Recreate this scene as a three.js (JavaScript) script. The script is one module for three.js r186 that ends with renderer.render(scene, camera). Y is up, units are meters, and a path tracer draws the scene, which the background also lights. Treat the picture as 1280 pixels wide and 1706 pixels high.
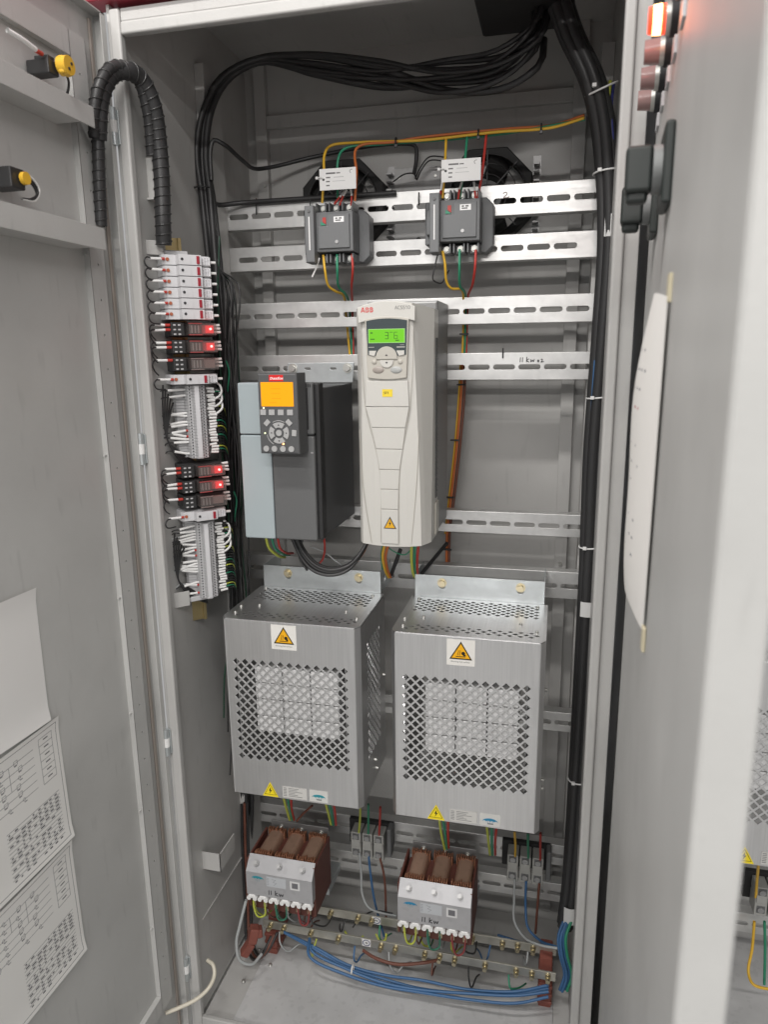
import * as THREE from 'three';
import { RoundedBoxGeometry } from 'three/addons/geometries/RoundedBoxGeometry.js';
import { mergeGeometries } from 'three/addons/utils/BufferGeometryUtils.js';
import { FontLoader } from 'three/addons/loaders/FontLoader.js';
import { TextGeometry } from 'three/addons/geometries/TextGeometry.js';
import { RectAreaLightUniformsLib } from 'three/addons/lights/RectAreaLightUniformsLib.js';

// ---------- camera, light, exposure ----------
const scene = new THREE.Scene();
const camera = new THREE.PerspectiveCamera(71.4145, 769 / 1024, 0.05, 40);
camera.position.set(0.6577, 1.4305, 1.129);
camera.rotation.order = 'YXZ';
camera.rotation.set(-0.21914, 0.23871, -0.0123);
camera.focus = 1.36; camera.userData.fStop = 5;
scene.background = new THREE.Color().setRGB(0.36, 0.36, 0.363);
const renderer = new THREE.WebGLRenderer({ antialias: true });
renderer.setSize(769, 1024);
renderer.toneMapping = THREE.LinearToneMapping;
renderer.toneMappingExposure = 1.16;
renderer.shadowMap.enabled = true;
RectAreaLightUniformsLib.init();
function ceilingLamp(x, y, z, len, power, label, tilt = 0) {
  const g = new THREE.Group(); g.name = numbered('ceiling_lamp'); g.position.set(x, y, z); g.rotation.x = tilt; scene.add(g);
  g.userData = { label, category: 'lamp', group: 'ceiling lamps over the aisle' };
  const tray = new THREE.Mesh(new RoundedBoxGeometry(len + 0.06, 0.05, 0.17, 1, 0.01), new THREE.MeshStandardMaterial({ color: 0xe8e8e6, roughness: 0.5 })); tray.name = 'housing'; tray.position.y = 0.035; g.add(tray);
  const tube = new THREE.Mesh(new THREE.BoxGeometry(len, 0.012, 0.12), new THREE.MeshStandardMaterial({ color: 0xffffff, emissive: 0xffffff, emissiveIntensity: 3 })); tube.name = 'diffuser'; g.add(tube);
  const l = new THREE.RectAreaLight(0xfffbf7, power, len, 0.12); l.position.set(0, -0.012, 0); l.rotation.x = -Math.PI / 2; g.add(l);
}
const used = {};
function numbered(n) { const k = used[n] = (used[n] ?? -1) + 1; return k ? n + '_' + String(k).padStart(3, '0') : n; }
ceilingLamp(-0.15, 2.85, 0.97, 1.2, 58, 'long white ceiling strip lamp directly above the open cabinet doors');
ceilingLamp(0.9, 2.85, 2.2, 2.4, 52, 'long white ceiling strip lamp further out over the aisle');
ceilingLamp(1.0, 2.85, 6, 2.4, 78, 'hanging strip lamp far across the hall, tilted towards the cabinet', 1.3);

// ---------- small tools ----------
let seed = 7; const rnd = () => (seed = (seed * 1664525 + 1013904223) >>> 0) / 4294967296;
const rr = (a, b) => a + (b - a) * rnd();
const V = (x, y, z) => new THREE.Vector3(x, y, z);
function hash(x, y) { let h = (x * 374761393 + y * 668265263) | 0; h = (h ^ (h >>> 13)) * 1274126177 | 0; return ((h ^ (h >>> 16)) >>> 0) / 4294967296; }
function vnoise(x, y, px, py) { const xi = Math.floor(x), yi = Math.floor(y), fx = x - xi, fy = y - yi, s = (t) => t * t * (3 - 2 * t), w = (a, n) => ((a % n) + n) % n;
  const a = hash(w(xi, px), w(yi, py)), b = hash(w(xi + 1, px), w(yi, py)), c = hash(w(xi, px), w(yi + 1, py)), d = hash(w(xi + 1, px), w(yi + 1, py));
  return a + (b - a) * s(fx) + (c - a) * s(fy) + (a - b - c + d) * s(fx) * s(fy); }
function dataTex(n, fn, srgb, rep) { const d = new Uint8Array(n * n * 4);
  for (let y = 0; y < n; y++) for (let x = 0; x < n; x++) { const v = fn(x / n, y / n), i = (y * n + x) * 4; for (let k = 0; k < 3; k++) d[i + k] = Math.max(0, Math.min(255, 255 * (Array.isArray(v) ? v[k] : v))); d[i + 3] = 255; }
  const t = new THREE.DataTexture(d, n, n); t.wrapS = t.wrapT = THREE.RepeatWrapping; t.magFilter = THREE.LinearFilter; t.minFilter = THREE.LinearMipmapLinearFilter; t.generateMipmaps = true;
  if (srgb) t.colorSpace = THREE.SRGBColorSpace; t.repeat.set(rep, rep); t.needsUpdate = true; return t; }
function fbm(u, v, f, o) { let s = 0, a = 0.5, t = 0; for (let i = 0; i < o; i++) { s += a * vnoise(u * f, v * f, f, f); t += a; a *= 0.5; f *= 2; } return s / t; }
// uv in metres, each face laid on by its own axis
function uvm(g) { if (g.index) g = g.toNonIndexed(); const p = g.attributes.position, n = g.attributes.normal, uv = new Float32Array(p.count * 2);
  for (let i = 0; i < p.count; i += 3) { let ax = 0, ay = 0, az = 0; for (let k = 0; k < 3; k++) { ax += Math.abs(n.getX(i + k)); ay += Math.abs(n.getY(i + k)); az += Math.abs(n.getZ(i + k)); }
    for (let k = 0; k < 3; k++) { const j = i + k, x = p.getX(j), y = p.getY(j), z = p.getZ(j);
      if (az >= ax && az >= ay) { uv[2 * j] = x; uv[2 * j + 1] = y; } else if (ax >= ay) { uv[2 * j] = z; uv[2 * j + 1] = y; } else { uv[2 * j] = x; uv[2 * j + 1] = z; } } }
  g.setAttribute('uv', new THREE.BufferAttribute(uv, 2)); return g; }
function prep(g) { g = g.index ? g.toNonIndexed() : g; for (const k of Object.keys(g.attributes)) if (!['position', 'normal', 'uv'].includes(k)) g.deleteAttribute(k); if (!g.attributes.uv) g.setAttribute('uv', new THREE.BufferAttribute(new Float32Array(g.attributes.position.count * 2), 2)); return g; }
const join = (a) => Array.isArray(a) ? mergeGeometries(a.flat().map(prep)) : prep(a);
function mesh(parent, name, geo, mat, keepUV) { let g = join(geo); if (!keepUV) g = uvm(g); const m = new THREE.Mesh(g, mat); m.name = name; m.castShadow = m.receiveShadow = true; parent.add(m); return m; }
function thing(name, label, category, group, pos, turn) { const o = new THREE.Group(); o.name = numbered(name); scene.add(o); o.userData = { label, category }; if (group) o.userData.group = group; if (pos) o.position.set(...pos); if (turn) o.rotation.y = turn; return o; }
function solo(name, geo, mat, label, category, group, keepUV) { const m = mesh(scene, numbered(name), geo, mat, keepUV); m.userData = { label, category }; if (group) m.userData.group = group; return m; }
const bx = (x0, x1, y0, y1, z0, z1, r = 0.001) => { const w = Math.abs(x1 - x0), h = Math.abs(y1 - y0), d = Math.abs(z1 - z0); r = Math.min(r, w * 0.4, h * 0.4, d * 0.4);
  const g = r > 0 ? new RoundedBoxGeometry(w, h, d, 1, r) : new THREE.BoxGeometry(w, h, d); g.translate((x0 + x1) / 2, (y0 + y1) / 2, (z0 + z1) / 2); return g; };
const cyl = (r, h, axis, x, y, z, seg = 14, r2 = r) => { const g = new THREE.CylinderGeometry(r2, r, h, seg); if (axis === 'z') g.rotateX(Math.PI / 2); if (axis === 'x') g.rotateZ(-Math.PI / 2); g.translate(x, y, z); return g; };
const tube = (pts, r, n, rs = 7) => new THREE.TubeGeometry(new THREE.CatmullRomCurve3(pts.map((p) => V(...p)), false, 'centripetal'), n ?? Math.max(8, pts.length * 7), r, rs);
const poly = (pts, z0, z1, bevel = 0, holes = []) => { const s = new THREE.Shape(pts.map((p) => new THREE.Vector2(...p))); for (const h of holes) s.holes.push(h.isPath ? h : new THREE.Path(h.map((p) => new THREE.Vector2(...p))));
  const g = new THREE.ExtrudeGeometry(s, { depth: z1 - z0 - 2 * bevel, bevelEnabled: bevel > 0, bevelSize: bevel, bevelThickness: bevel, bevelOffset: -bevel, bevelSegments: 2, curveSegments: 8 }); g.translate(0, 0, z0 + bevel); return g; };
function slotPath(cx, cy, w, h) { const p = new THREE.Path(), r = h / 2; p.moveTo(cx - w / 2 + r, cy - r); p.lineTo(cx + w / 2 - r, cy - r); p.absarc(cx + w / 2 - r, cy, r, -Math.PI / 2, Math.PI / 2, false); p.lineTo(cx - w / 2 + r, cy + r); p.absarc(cx - w / 2 + r, cy, r, Math.PI / 2, Math.PI * 1.5, false); p.isPath = true; return p; }
const bolt = (x, y, z, r = 0.006) => [cyl(r * 1.5, 0.0015, 'z', x, y, z + 0.00075, 16), cyl(r, 0.005, 'z', x, y, z + 0.004, 6, r * 0.96)];
const canvasTex = (w, h, draw) => { const c = document.createElement('canvas'); c.width = w; c.height = h; draw(c.getContext('2d'), w, h); const t = new THREE.CanvasTexture(c); t.colorSpace = THREE.SRGBColorSpace; t.anisotropy = 8; return t; };
const font = await new FontLoader().loadAsync('fonts/droid/droid_sans_bold.typeface.json');
const fontR = await new FontLoader().loadAsync('fonts/droid/droid_sans_regular.typeface.json');
const text = (str, size, x, y, z, f = font, depth = 0.0003) => { const g = new TextGeometry(str, { font: f, size, depth, curveSegments: 4, bevelEnabled: false }); g.translate(x, y, z); return g; };

// ---------- materials ----------
const fine = dataTex(256, (u, v) => 0.5 + 0.5 * (fbm(u, v, 64, 2) - 0.5), false, 9);
const mott = dataTex(512, (u, v) => { const a = fbm(u, v, 6, 5), s = vnoise(u * 90 + 3 * a, v * 14, 90, 14), c = vnoise(u * 170, v * 170, 170, 170); return 0.895 + 0.10 * a - 0.045 * Math.max(0, s - 0.82) * 5 - (c > 0.992 ? 0.05 : 0); }, true, 1.3);
const smear = dataTex(256, (u, v) => 0.72 + 0.28 * fbm(u, v, 4, 5), false, 2.1);
const grime = dataTex(256, (u, v) => { const a = fbm(u, v, 5, 5), b = fbm(v, u, 40, 2); return 0.80 + 0.2 * a - 0.03 * (b > 0.7); }, true, 2.3);
const brushX = dataTex(512, (u, v) => 0.80 + 0.12 * vnoise(u * 5, v * 256, 5, 256) + 0.08 * vnoise(u * 13, v * 40, 13, 40), false, 5);
const brushY = dataTex(512, (u, v) => 0.66 + 0.2 * vnoise(u * 256, v * 5, 256, 5) + 0.14 * fbm(u, v, 7, 3), false, 5);
const zincC = dataTex(256, (u, v) => { const a = fbm(u, v, 8, 4), b = fbm(v, u, 30, 2); return [0.9 + 0.1 * a - 0.03 * b, 0.9 + 0.1 * a - 0.03 * b, 0.9 + 0.1 * a - 0.03 * b]; }, true, 4);
const streakC = dataTex(512, (u, v) => 0.93 + 0.045 * vnoise(u * 200, v * 4, 200, 4) + 0.025 * vnoise(u * 24, v * 3, 24, 3), true, 4);
const rgb = (r, g, b) => new THREE.Color().setRGB(r, g, b);
const S = (o) => new THREE.MeshStandardMaterial(o);
const M = {
  paint: S({ color: rgb(0.55, 0.545, 0.53), roughness: 0.5, roughnessMap: smear, map: mott, bumpMap: fine, bumpScale: 0.00022 }),
  paintDoor: S({ color: rgb(0.56, 0.56, 0.545), roughness: 0.48, roughnessMap: smear, map: mott, bumpMap: fine, bumpScale: 0.00022 }),
  plate: S({ color: rgb(0.70, 0.70, 0.70), roughness: 0.4, map: grime, bumpMap: fine, bumpScale: 0.0001 }),
  steel: S({ color: rgb(0.78, 0.78, 0.77), metalness: 0.8, roughness: 0.46, roughnessMap: brushX, bumpMap: brushX, bumpScale: 0.00008, map: zincC }),
  box: S({ color: rgb(0.80, 0.80, 0.805), metalness: 0.93, roughness: 0.42, roughnessMap: brushY, bumpMap: brushY, bumpScale: 0.00009, map: streakC }),
  zinc: S({ color: rgb(0.66, 0.70, 0.71), metalness: 0.8, roughness: 0.42, map: zincC }),
  bolt: S({ color: rgb(0.6, 0.6, 0.57), metalness: 0.9, roughness: 0.42 }),
  brassBolt: S({ color: rgb(0.62, 0.55, 0.38), metalness: 1, roughness: 0.38 }),
  bus: S({ color: rgb(0.72, 0.70, 0.62), metalness: 0.9, roughness: 0.4, map: zincC }),
  brass: S({ color: rgb(0.42, 0.34, 0.18), metalness: 0.9, roughness: 0.6, roughnessMap: brushY }),
  black: S({ color: rgb(0.028, 0.028, 0.029), roughness: 0.42 }),
  blackMat: S({ color: rgb(0.03, 0.03, 0.03), roughness: 0.7, map: grime }),
  cable: S({ color: rgb(0.03, 0.03, 0.031), roughness: 0.42, bumpMap: fine, bumpScale: 0.0002 }),
  wrap: S({ color: rgb(0.035, 0.035, 0.035), roughness: 0.3 }),
  yellow: S({ color: rgb(0.75, 0.45, 0.04), roughness: 0.45 }),
  green: S({ color: rgb(0.03, 0.25, 0.14), roughness: 0.45 }),
  red: S({ color: rgb(0.45, 0.04, 0.03), roughness: 0.45 }),
  orange: S({ color: rgb(0.55, 0.15, 0.04), roughness: 0.45 }),
  blue: S({ color: rgb(0.05, 0.14, 0.30), roughness: 0.45 }),
  brown: S({ color: rgb(0.16, 0.06, 0.04), roughness: 0.5 }),
  grey: S({ color: rgb(0.4, 0.42, 0.42), roughness: 0.45 }),
  yg: S({ color: rgb(0.5, 0.55, 0.08), roughness: 0.45 }),
  white: S({ color: rgb(0.78, 0.78, 0.77), roughness: 0.45 }),
  whiteP: S({ color: rgb(0.74, 0.74, 0.76), roughness: 0.38, map: mott }),
  cream: S({ color: rgb(0.60, 0.59, 0.555), roughness: 0.4, bumpMap: fine, bumpScale: 0.00015 }),
  creamD: S({ color: rgb(0.50, 0.48, 0.43), roughness: 0.45 }),
  dgrey: S({ color: rgb(0.09, 0.092, 0.095), roughness: 0.5, bumpMap: fine, bumpScale: 0.0002 }),
  mgrey: S({ color: rgb(0.13, 0.133, 0.135), roughness: 0.5, bumpMap: fine, bumpScale: 0.0002 }),
  mccb: S({ color: rgb(0.15, 0.155, 0.16), roughness: 0.5, bumpMap: fine, bumpScale: 0.0002 }),
  dblue: S({ color: rgb(0.38, 0.44, 0.46), roughness: 0.42, bumpMap: fine, bumpScale: 0.0001 }),
  alu: S({ color: rgb(0.42, 0.42, 0.42), metalness: 0.85, roughness: 0.5 }),
  term: S({ color: rgb(0.5, 0.5, 0.51), roughness: 0.5 }),
  copper: S({ color: rgb(0.42, 0.19, 0.11), metalness: 0.35, roughness: 0.5, map: grime }),
  paperWrap: S({ color: rgb(0.58, 0.37, 0.27), metalness: 0.4, roughness: 0.36, map: grime, bumpMap: brushX, bumpScale: 0.0002 }),
  rust: S({ color: rgb(0.17, 0.06, 0.045), roughness: 0.55, map: grime }),
  insul: S({ color: rgb(0.24, 0.075, 0.055), roughness: 0.45 }),
  ceramic: S({ color: rgb(0.72, 0.72, 0.72), roughness: 0.6, map: grime }),
  smoke: new THREE.MeshPhysicalMaterial({ color: rgb(0.8, 0.74, 0.72), roughness: 0.06, transmission: 0.92, thickness: 0 }),
  redPaint: S({ color: rgb(0.32, 0.03, 0.05), roughness: 0.5 }),
  ink: S({ color: rgb(0.03, 0.03, 0.035), roughness: 0.6 }),
  logoRed: S({ color: rgb(0.6, 0.03, 0.03), roughness: 0.45 }),
  inkGrey: S({ color: rgb(0.13, 0.13, 0.13), roughness: 0.5 }),
  rubber: S({ color: rgb(0.012, 0.012, 0.014), roughness: 0.6 }),
  led: S({ color: rgb(0.4, 0.03, 0.03), emissive: rgb(1, 0.04, 0.05), emissiveIntensity: 0.45 }),
  ledHot: S({ color: rgb(1, 0.4, 0.4), emissive: rgb(1, 0.38, 0.36), emissiveIntensity: 3 }),
};
const prints = (t, r = 0.5) => S({ map: t, roughness: r });
// a printed sheet of its own thickness, lying in the xy plane and facing +z
function sheet(parent, name, x0, x1, y0, y1, z, tex, th = 0.0004) { const g = bx(x0, x1, y0, y1, z, z + th, 0), p = g.attributes.position, n = g.attributes.normal, uv = g.attributes.uv;
  for (let i = 0; i < p.count; i++) uv.setXY(i, (p.getX(i) - x0) / (x1 - x0), (p.getY(i) - y0) / (y1 - y0)); return mesh(parent, name, g, prints(tex), true); }
// ---------- cabinet ----------
const X0 = -0.045, X1 = 0.735, ZB = -0.5, YF = 0.03, YT = 2.06;
const cab = thing('switchgear_cabinet', 'tall light grey steel switchgear cabinet standing open, full of drives and wiring', 'cabinet');
mesh(cab, 'side_wall', [bx(X0 - 0.002, X0, YF, YT, -0.335, -0.016, 0), bx(X0 - 0.002, X0, YF, YT, ZB, -0.335, 0)], M.paint);
mesh(cab, 'side_wall', bx(X1, X1 + 0.002, YF, YT, ZB, -0.016, 0), M.paint);
mesh(cab, 'back_panel', bx(X0, X1, YF - 0.1, YT, ZB - 0.002, ZB, 0), M.paint);
mesh(cab, 'top_panel', bx(X0, X1, YT, YT + 0.002, ZB, -0.016, 0), M.paint);
const fl = mesh(cab, 'floor_frame', [bx(X0, 0.03, YF - 0.03, YF, -0.335, -0.016), bx(0.69, X1, YF - 0.03, YF, -0.335, -0.016), bx(0.03, 0.69, YF - 0.03, YF - 0.002, -0.335, -0.016), bx(X0, X1, YF - 0.09, YF - 0.04, ZB, -0.335)], M.paint);
mesh(cab, 'floor_plate', bx(0.03, 0.70, YF + 0.001, YF + 0.004, -0.225, -0.012, 0.001), M.plate);
for (const [x, z] of [[0.055, -0.165], [0.012, -0.11], [0.012, -0.2]]) mesh(cab, 'floor_screw', cyl(0.005, 0.004, 'y', x, YF + 0.006, z, 10, 0.003), M.bolt);
mesh(cab, 'plinth', bx(-0.06, 0.763, -0.12, -0.075, -0.5, 0.0, 0.002), M.black);
for (const px of [-0.056, 0.742]) mesh(cab, 'corner_post', bx(px, px + 0.018, -0.075, 0.03, -0.5, -0.016, 0), M.paint);
mesh(scene, 'floor', bx(-3.5, 4.5, -0.14, -0.12, -1.2, 7, 0), S({ color: rgb(0.42, 0.42, 0.41), roughness: 0.35, map: grime })).userData.kind = 'structure';
// front frame: a rounded face bar with a return behind it
mesh(cab, 'frame_bar', [bx(-0.055, -0.036, -0.02, 1.965, -0.016, 0, 0.004), bx(-0.060, -0.055, -0.02, 1.99, -0.02, -0.004, 0)], M.paint);
mesh(cab, 'frame_bar', [bx(0.726, 0.742, -0.02, 1.965, -0.016, 0, 0.004), bx(0.742, 0.763, -0.02, 1.99, -0.022, -0.007, 0.002)], M.paint);
mesh(cab, 'frame_bar', [bx(-0.036, 0.726, 1.926, 1.946, -0.016, 0, 0.004), bx(-0.036, 0.726, 1.946, 1.965, -0.02, -0.004, 0.002)], M.paint);
mesh(cab, 'frame_bar', bx(-0.036, 0.726, 0.005, 0.041, -0.011, 0, 0.003), M.paint);
mesh(cab, 'header_panel', bx(-0.2, 0.95, 1.972, 2.2, -0.03, 0.012, 0.003), M.redPaint);
// posts carrying the rails, and the frame of the back panel
const post = (x0, x1, lip, z) => [bx(x0, x1, YF, 1.975, z, z + 0.003), bx(lip, lip + 0.003, YF, 1.975, z - 0.07, z, 0)];
mesh(cab, 'post', post(-0.0445, -0.026, -0.029, -0.262), M.paint);
mesh(cab, 'post', post(0.712, 0.7345, 0.712, -0.372), M.paint);
mesh(cab, 'back_strut', bx(-0.018, 0.008, YF, YT, ZB, ZB + 0.018), M.paint);
mesh(cab, 'back_strut', bx(0.665, 0.692, YF, YT, ZB, ZB + 0.018), M.paint);
mesh(cab, 'back_strut', bx(0.008, 0.665, 1.918, 1.944, ZB, ZB + 0.014), M.paint);
for (const y of [1.80, 1.765, 1.2, 0.98]) mesh(cab, 'strut_screw', cyl(0.003, 0.003, 'z', y > 1.78 ? 0.0 : 0.018, y, ZB + 0.02 * (y > 1.78) + 0.001, 10), M.bolt);
mesh(cab, 'strut_screw', cyl(0.0045, 0.004, 'z', 0.678, 0.958, ZB + 0.02, 10), M.bolt);
for (const y of [0.92, 0.34, 1.5]) mesh(cab, 'side_rib', bx(X0, X0 + 0.006, y, y + 0.012, -0.49, -0.365, 0.002), M.paint);
// bent clip on the left wall, lower down, and the door stay bracket higher up
mesh(cab, 'wall_clip', [bx(X0, -0.003, 0.352, 0.394, -0.072, -0.07, 0), bx(-0.005, -0.003, 0.352, 0.394, -0.14, -0.07, 0)], M.paint);
mesh(cab, 'wall_bracket', [bx(X0, X0 + 0.016, 1.696, 1.762, -0.064, -0.062, 0), bx(X0 + 0.014, X0 + 0.016, 1.696, 1.762, -0.085, -0.064, 0), bx(X0, X0 + 0.02, 1.694, 1.697, -0.08, -0.055, 0)], M.paint);
mesh(cab, 'pressed_groove', [bx(X0, X0 + 0.003, 0.24, 0.244, -0.28, -0.05, 0.001), bx(X0, X0 + 0.003, 0.244, 0.36, -0.282, -0.278, 0.001)], M.paint);
mesh(cab, 'cable_entry', [bx(0.50, 0.66, 1.985, 2.055, -0.32, -0.16, 0.006)], M.blackMat);
for (const y of [1.793, 1.27, 0.696, 0.168]) { const h = mesh(cab, 'hinge', [cyl(0.0055, 0.056, 'y', -0.0575, y, 0.0075, 12), bx(-0.068, -0.05, y - 0.026, y + 0.026, 0.0005, 0.0035)], M.zinc); mesh(h, 'knuckle', cyl(0.0062, 0.018, 'y', -0.0575, y, 0.0075, 12), M.white); }

// ---------- mounting rails ----------
const ZR = -0.333;
function rail(y0, y1, label, x0 = -0.037, x1 = 0.728, off = 0.014, mat = M.steel) {
  const t = thing('mounting_rail', label, 'rail', 'slotted rails across the cabinet', [x0, y0, ZR]), w = x1 - x0, h = y1 - y0, sl = [];
  for (let s = off + 0.022; s < w - 0.024; s += 0.0497) sl.push(slotPath(s, h * 0.47, 0.0425, 0.0102));
  mesh(t, 'slotted_face', poly([[0, 0.0005], [w, 0.0005], [w, h - 0.0005], [0, h - 0.0005]], -0.002, 0, 0.0004, sl), mat);
  mesh(t, 'flange', bx(0, w, h - 0.0025, h, -0.026, -0.0005, 0.0006), mat);
  mesh(t, 'flange', bx(0, w, 0, 0.0025, -0.026, -0.0005, 0.0006), mat);
  return t;
}
rail(1.684, 1.739, 'topmost slotted steel rail, carrying the upper edge of both grey switches');
rail(1.602, 1.650, 'slotted steel rail along the lower edge of both grey switches', undefined, undefined, 0.03);
rail(1.485, 1.537, 'slotted steel rail just below the switches, behind the top of the cream drive', undefined, undefined, 0.008);
const rWrite = rail(1.376, 1.429, 'slotted steel rail with handwriting in black marker, behind the zinc bracket', undefined, undefined, 0.02);
rail(1.058, 1.105, 'slotted steel rail behind the bottom of the cream drive', undefined, undefined, 0.02);
rail(0.925, 0.983, 'slotted steel rail from which both perforated resistor boxes hang', undefined, undefined, 0.02);
rail(0.62, 0.665, 'slotted steel rail holding the lower ends of the perforated boxes', undefined, undefined, 0.02);
rail(0.285, 0.337, 'slotted steel rail carrying the three pole terminals below the boxes', undefined, undefined, 0.01);
rail(0.188, 0.236, 'lowest slotted steel rail behind the copper chokes', undefined, undefined, 0.02);
// handwriting: thin pen strokes on the rail
const stroke = (pts, r = 0.0008) => { const g = tube(pts, r, pts.length * 4, 5); return g; };
const wr = (lx, ly, a) => a.map((s) => stroke(s.map(([u, v]) => [lx + u * 0.0095, ly + v * 0.0095, 0.0002])));
const kw = [[[0, 0], [0.05, 1]], [[0.45, 0], [0.5, 1]], [[1.3, 0], [1.35, 1.1]], [[1.8, 0.7], [1.35, 0.35], [1.85, 0]], [[2.1, 0.6], [2.25, 0], [2.5, 0.5], [2.7, 0.05], [2.9, 0.65]], [[3.5, 0.5], [3.9, 0]], [[3.9, 0.5], [3.5, 0]], [[4.2, 0.5], [4.5, 0.6], [4.45, 0.2], [4.2, 0], [4.6, 0.05], [4.85, 0.1]]];
mesh(rWrite, 'handwriting', wr(0.62, 0.034, kw), M.ink);
const pencil2 = solo('handwritten_mark', wr(0.542, 1.715, [[[0, 0.9], [0.6, 1.1], [0.8, 0.7], [0.1, 0.1], [1, 0.1], [1.3, 0.25]]].map((a) => a)), S({ color: rgb(0.3, 0.22, 0.2), roughness: 0.6 }), 'faint pencilled number 2 on the topmost rail', 'mark'); pencil2.position.z = ZR;

// ---------- doors ----------
const ld = thing('cabinet_door', 'light grey cabinet door swung open, inner side showing with drawings taped on', 'door', null, [-0.07, 0, 0.004]);
{ // door local: x outwards from the skin (+x faces the camera side), z along the door's width
  const XS = -0.008;
  mesh(ld, 'skin', bx(XS - 0.002, XS, 0.02, 1.955, 0.0, 0.78, 0), M.paintDoor);
  mesh(ld, 'edge_flange', [bx(XS, 0.012, 0.02, 1.955, 0.0, 0.002, 0), bx(0.010, 0.012, 0.02, 1.955, 0.002, 0.012, 0)], M.paintDoor);
  mesh(ld, 'edge_flange', bx(XS, 0.012, 1.953, 1.955, 0.002, 0.78, 0), M.paintDoor);
  mesh(ld, 'edge_flange', bx(XS, 0.012, 0.02, 0.022, 0.002, 0.78, 0), M.paintDoor);
  mesh(ld, 'seal', bx(XS, XS + 0.004, 0.03, 1.945, 0.012, 0.02, 0.0015), S({ color: rgb(0.33, 0.29, 0.26), roughness: 0.7 }));
  const holes = []; for (let y = 0.2; y < 1.88; y += 0.055) { const p = new THREE.Path(); p.absarc(0.064, y, 0.0019, 0, Math.PI * 2); p.isPath = true; holes.push(p); }
  const st = poly([[0.044, 0.14], [0.084, 0.14], [0.084, 1.905], [0.044, 1.905]], 0, 0.0018, 0, holes); st.rotateY(-Math.PI / 2); // shape x -> z
  st.translate(0.002, 0, 0);
  mesh(ld, 'stiffener', [st, bx(XS, 0.002, 0.14, 1.905, 0.083, 0.0845, 0), bx(XS, 0.002, 0.14, 1.905, 0.0435, 0.045, 0)], M.paintDoor);
  mesh(ld, 'stiffener', [bx(XS, 0.003, 1.868, 1.905, 0.0846, 0.78, 0.001)], M.paintDoor);
  mesh(ld, 'stiffener', [bx(XS, 0.003, 0.14, 0.178, 0.0846, 0.78, 0.001)], M.paintDoor);
  for (const y of [1.60 - 0.012, 1.27, 1.02, 0.80, 0.60, 0.34]) mesh(ld, 'weld_stud', cyl(0.0022, 0.006, 'z', -0.003, y, 0.0875, 8), M.paintDoor);
  for (const [y0, y1] of [[1.766, 1.795], [1.592, 1.624]]) mesh(ld, 'cross_bar', [bx(0.033, 0.035, y0, y1, 0.087, 0.78, 0.0006), bx(XS, 0.033, y1 - 0.002, y1, 0.087, 0.78, 0.0006), bx(XS, 0.033, y0, y0 + 0.002, 0.12, 0.78, 0.0006)], M.paintDoor);
}
const rd = thing('cabinet_door', 'light grey cabinet door seen almost edge on, lamps and rotary handles on it', 'door', null, [0.775, 0, 0.0], -0.0575);
{ // local z along the width, outer face at x = 0, inner side towards +x
  mesh(rd, 'skin', bx(0, 0.002, 0.02, 1.955, 0.008, 0.80, 0), M.paintDoor);
  mesh(rd, 'edge_flange', bx(0.0005, 0.0245, 0.02, 1.955, 0.796, 0.802, 0.0025), M.paintDoor);
  mesh(rd, 'edge_flange', bx(0.002, 0.02, 1.951, 1.955, 0.012, 0.796, 0), M.paintDoor);
  mesh(rd, 'edge_flange', bx(0.002, 0.02, 0.02, 0.024, 0.012, 0.796, 0), M.paintDoor);
  mesh(rd, 'seal', bx(-0.0005, 0.012, 0.02, 1.955, 0.001, 0.008, 0.002), M.rubber);
}
const onDoor = (name, label, cat, group, y, z) => { const t = thing(name, label, cat, group, [0.775 - 0.0575 * z, y, z], -0.0575); return t; };
[[0.38, 0], [0.3, 1], [0.22, 0], [0.14, 0], [0.06, 0]].forEach(([z, lit], i) => {
  const t = onDoor('pilot_lamp', lit ? 'glowing orange red pilot lamp on the edge on door' : 'unlit pilot lamp with dark bezel on the edge on door', 'lamp', lit ? null : 'unlit pilot lamps on the door', 1.747, z);
  mesh(t, 'bezel', cyl(0.0165, 0.007, 'x', -0.0035, 0, 0, 22), M.rubber);
  mesh(t, 'legend_plate', bx(-0.003, 0, -0.036, -0.02, -0.015, 0.015, 0.0005), M.whiteP);
  mesh(t, 'collar', cyl(0.0145, 0.005, 'x', -0.0093, 0, 0, 22), M.bolt);
  mesh(t, 'lens', cyl(0.0115, 0.016, 'x', -0.0195, 0, 0, 20, 0.013), lit ? S({ color: rgb(0.9, 0.1, 0.05), emissive: rgb(1, 0.05, 0.02), emissiveIntensity: 1.6 }) : S({ color: rgb(0.32, 0.2, 0.19), roughness: 0.15 }));
  if (lit) { mesh(t, 'glowing_core', cyl(0.0127, 0.008, 'x', -0.0195, 0, 0, 20, 0.0133), S({ color: rgb(1, 0.7, 0.4), emissive: rgb(1, 0.55, 0.22), emissiveIntensity: 5 })); const p = new THREE.PointLight(0xff3a1a, 0.004, 0, 2); p.position.set(-0.042, 0, 0); t.add(p); }
});
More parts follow.
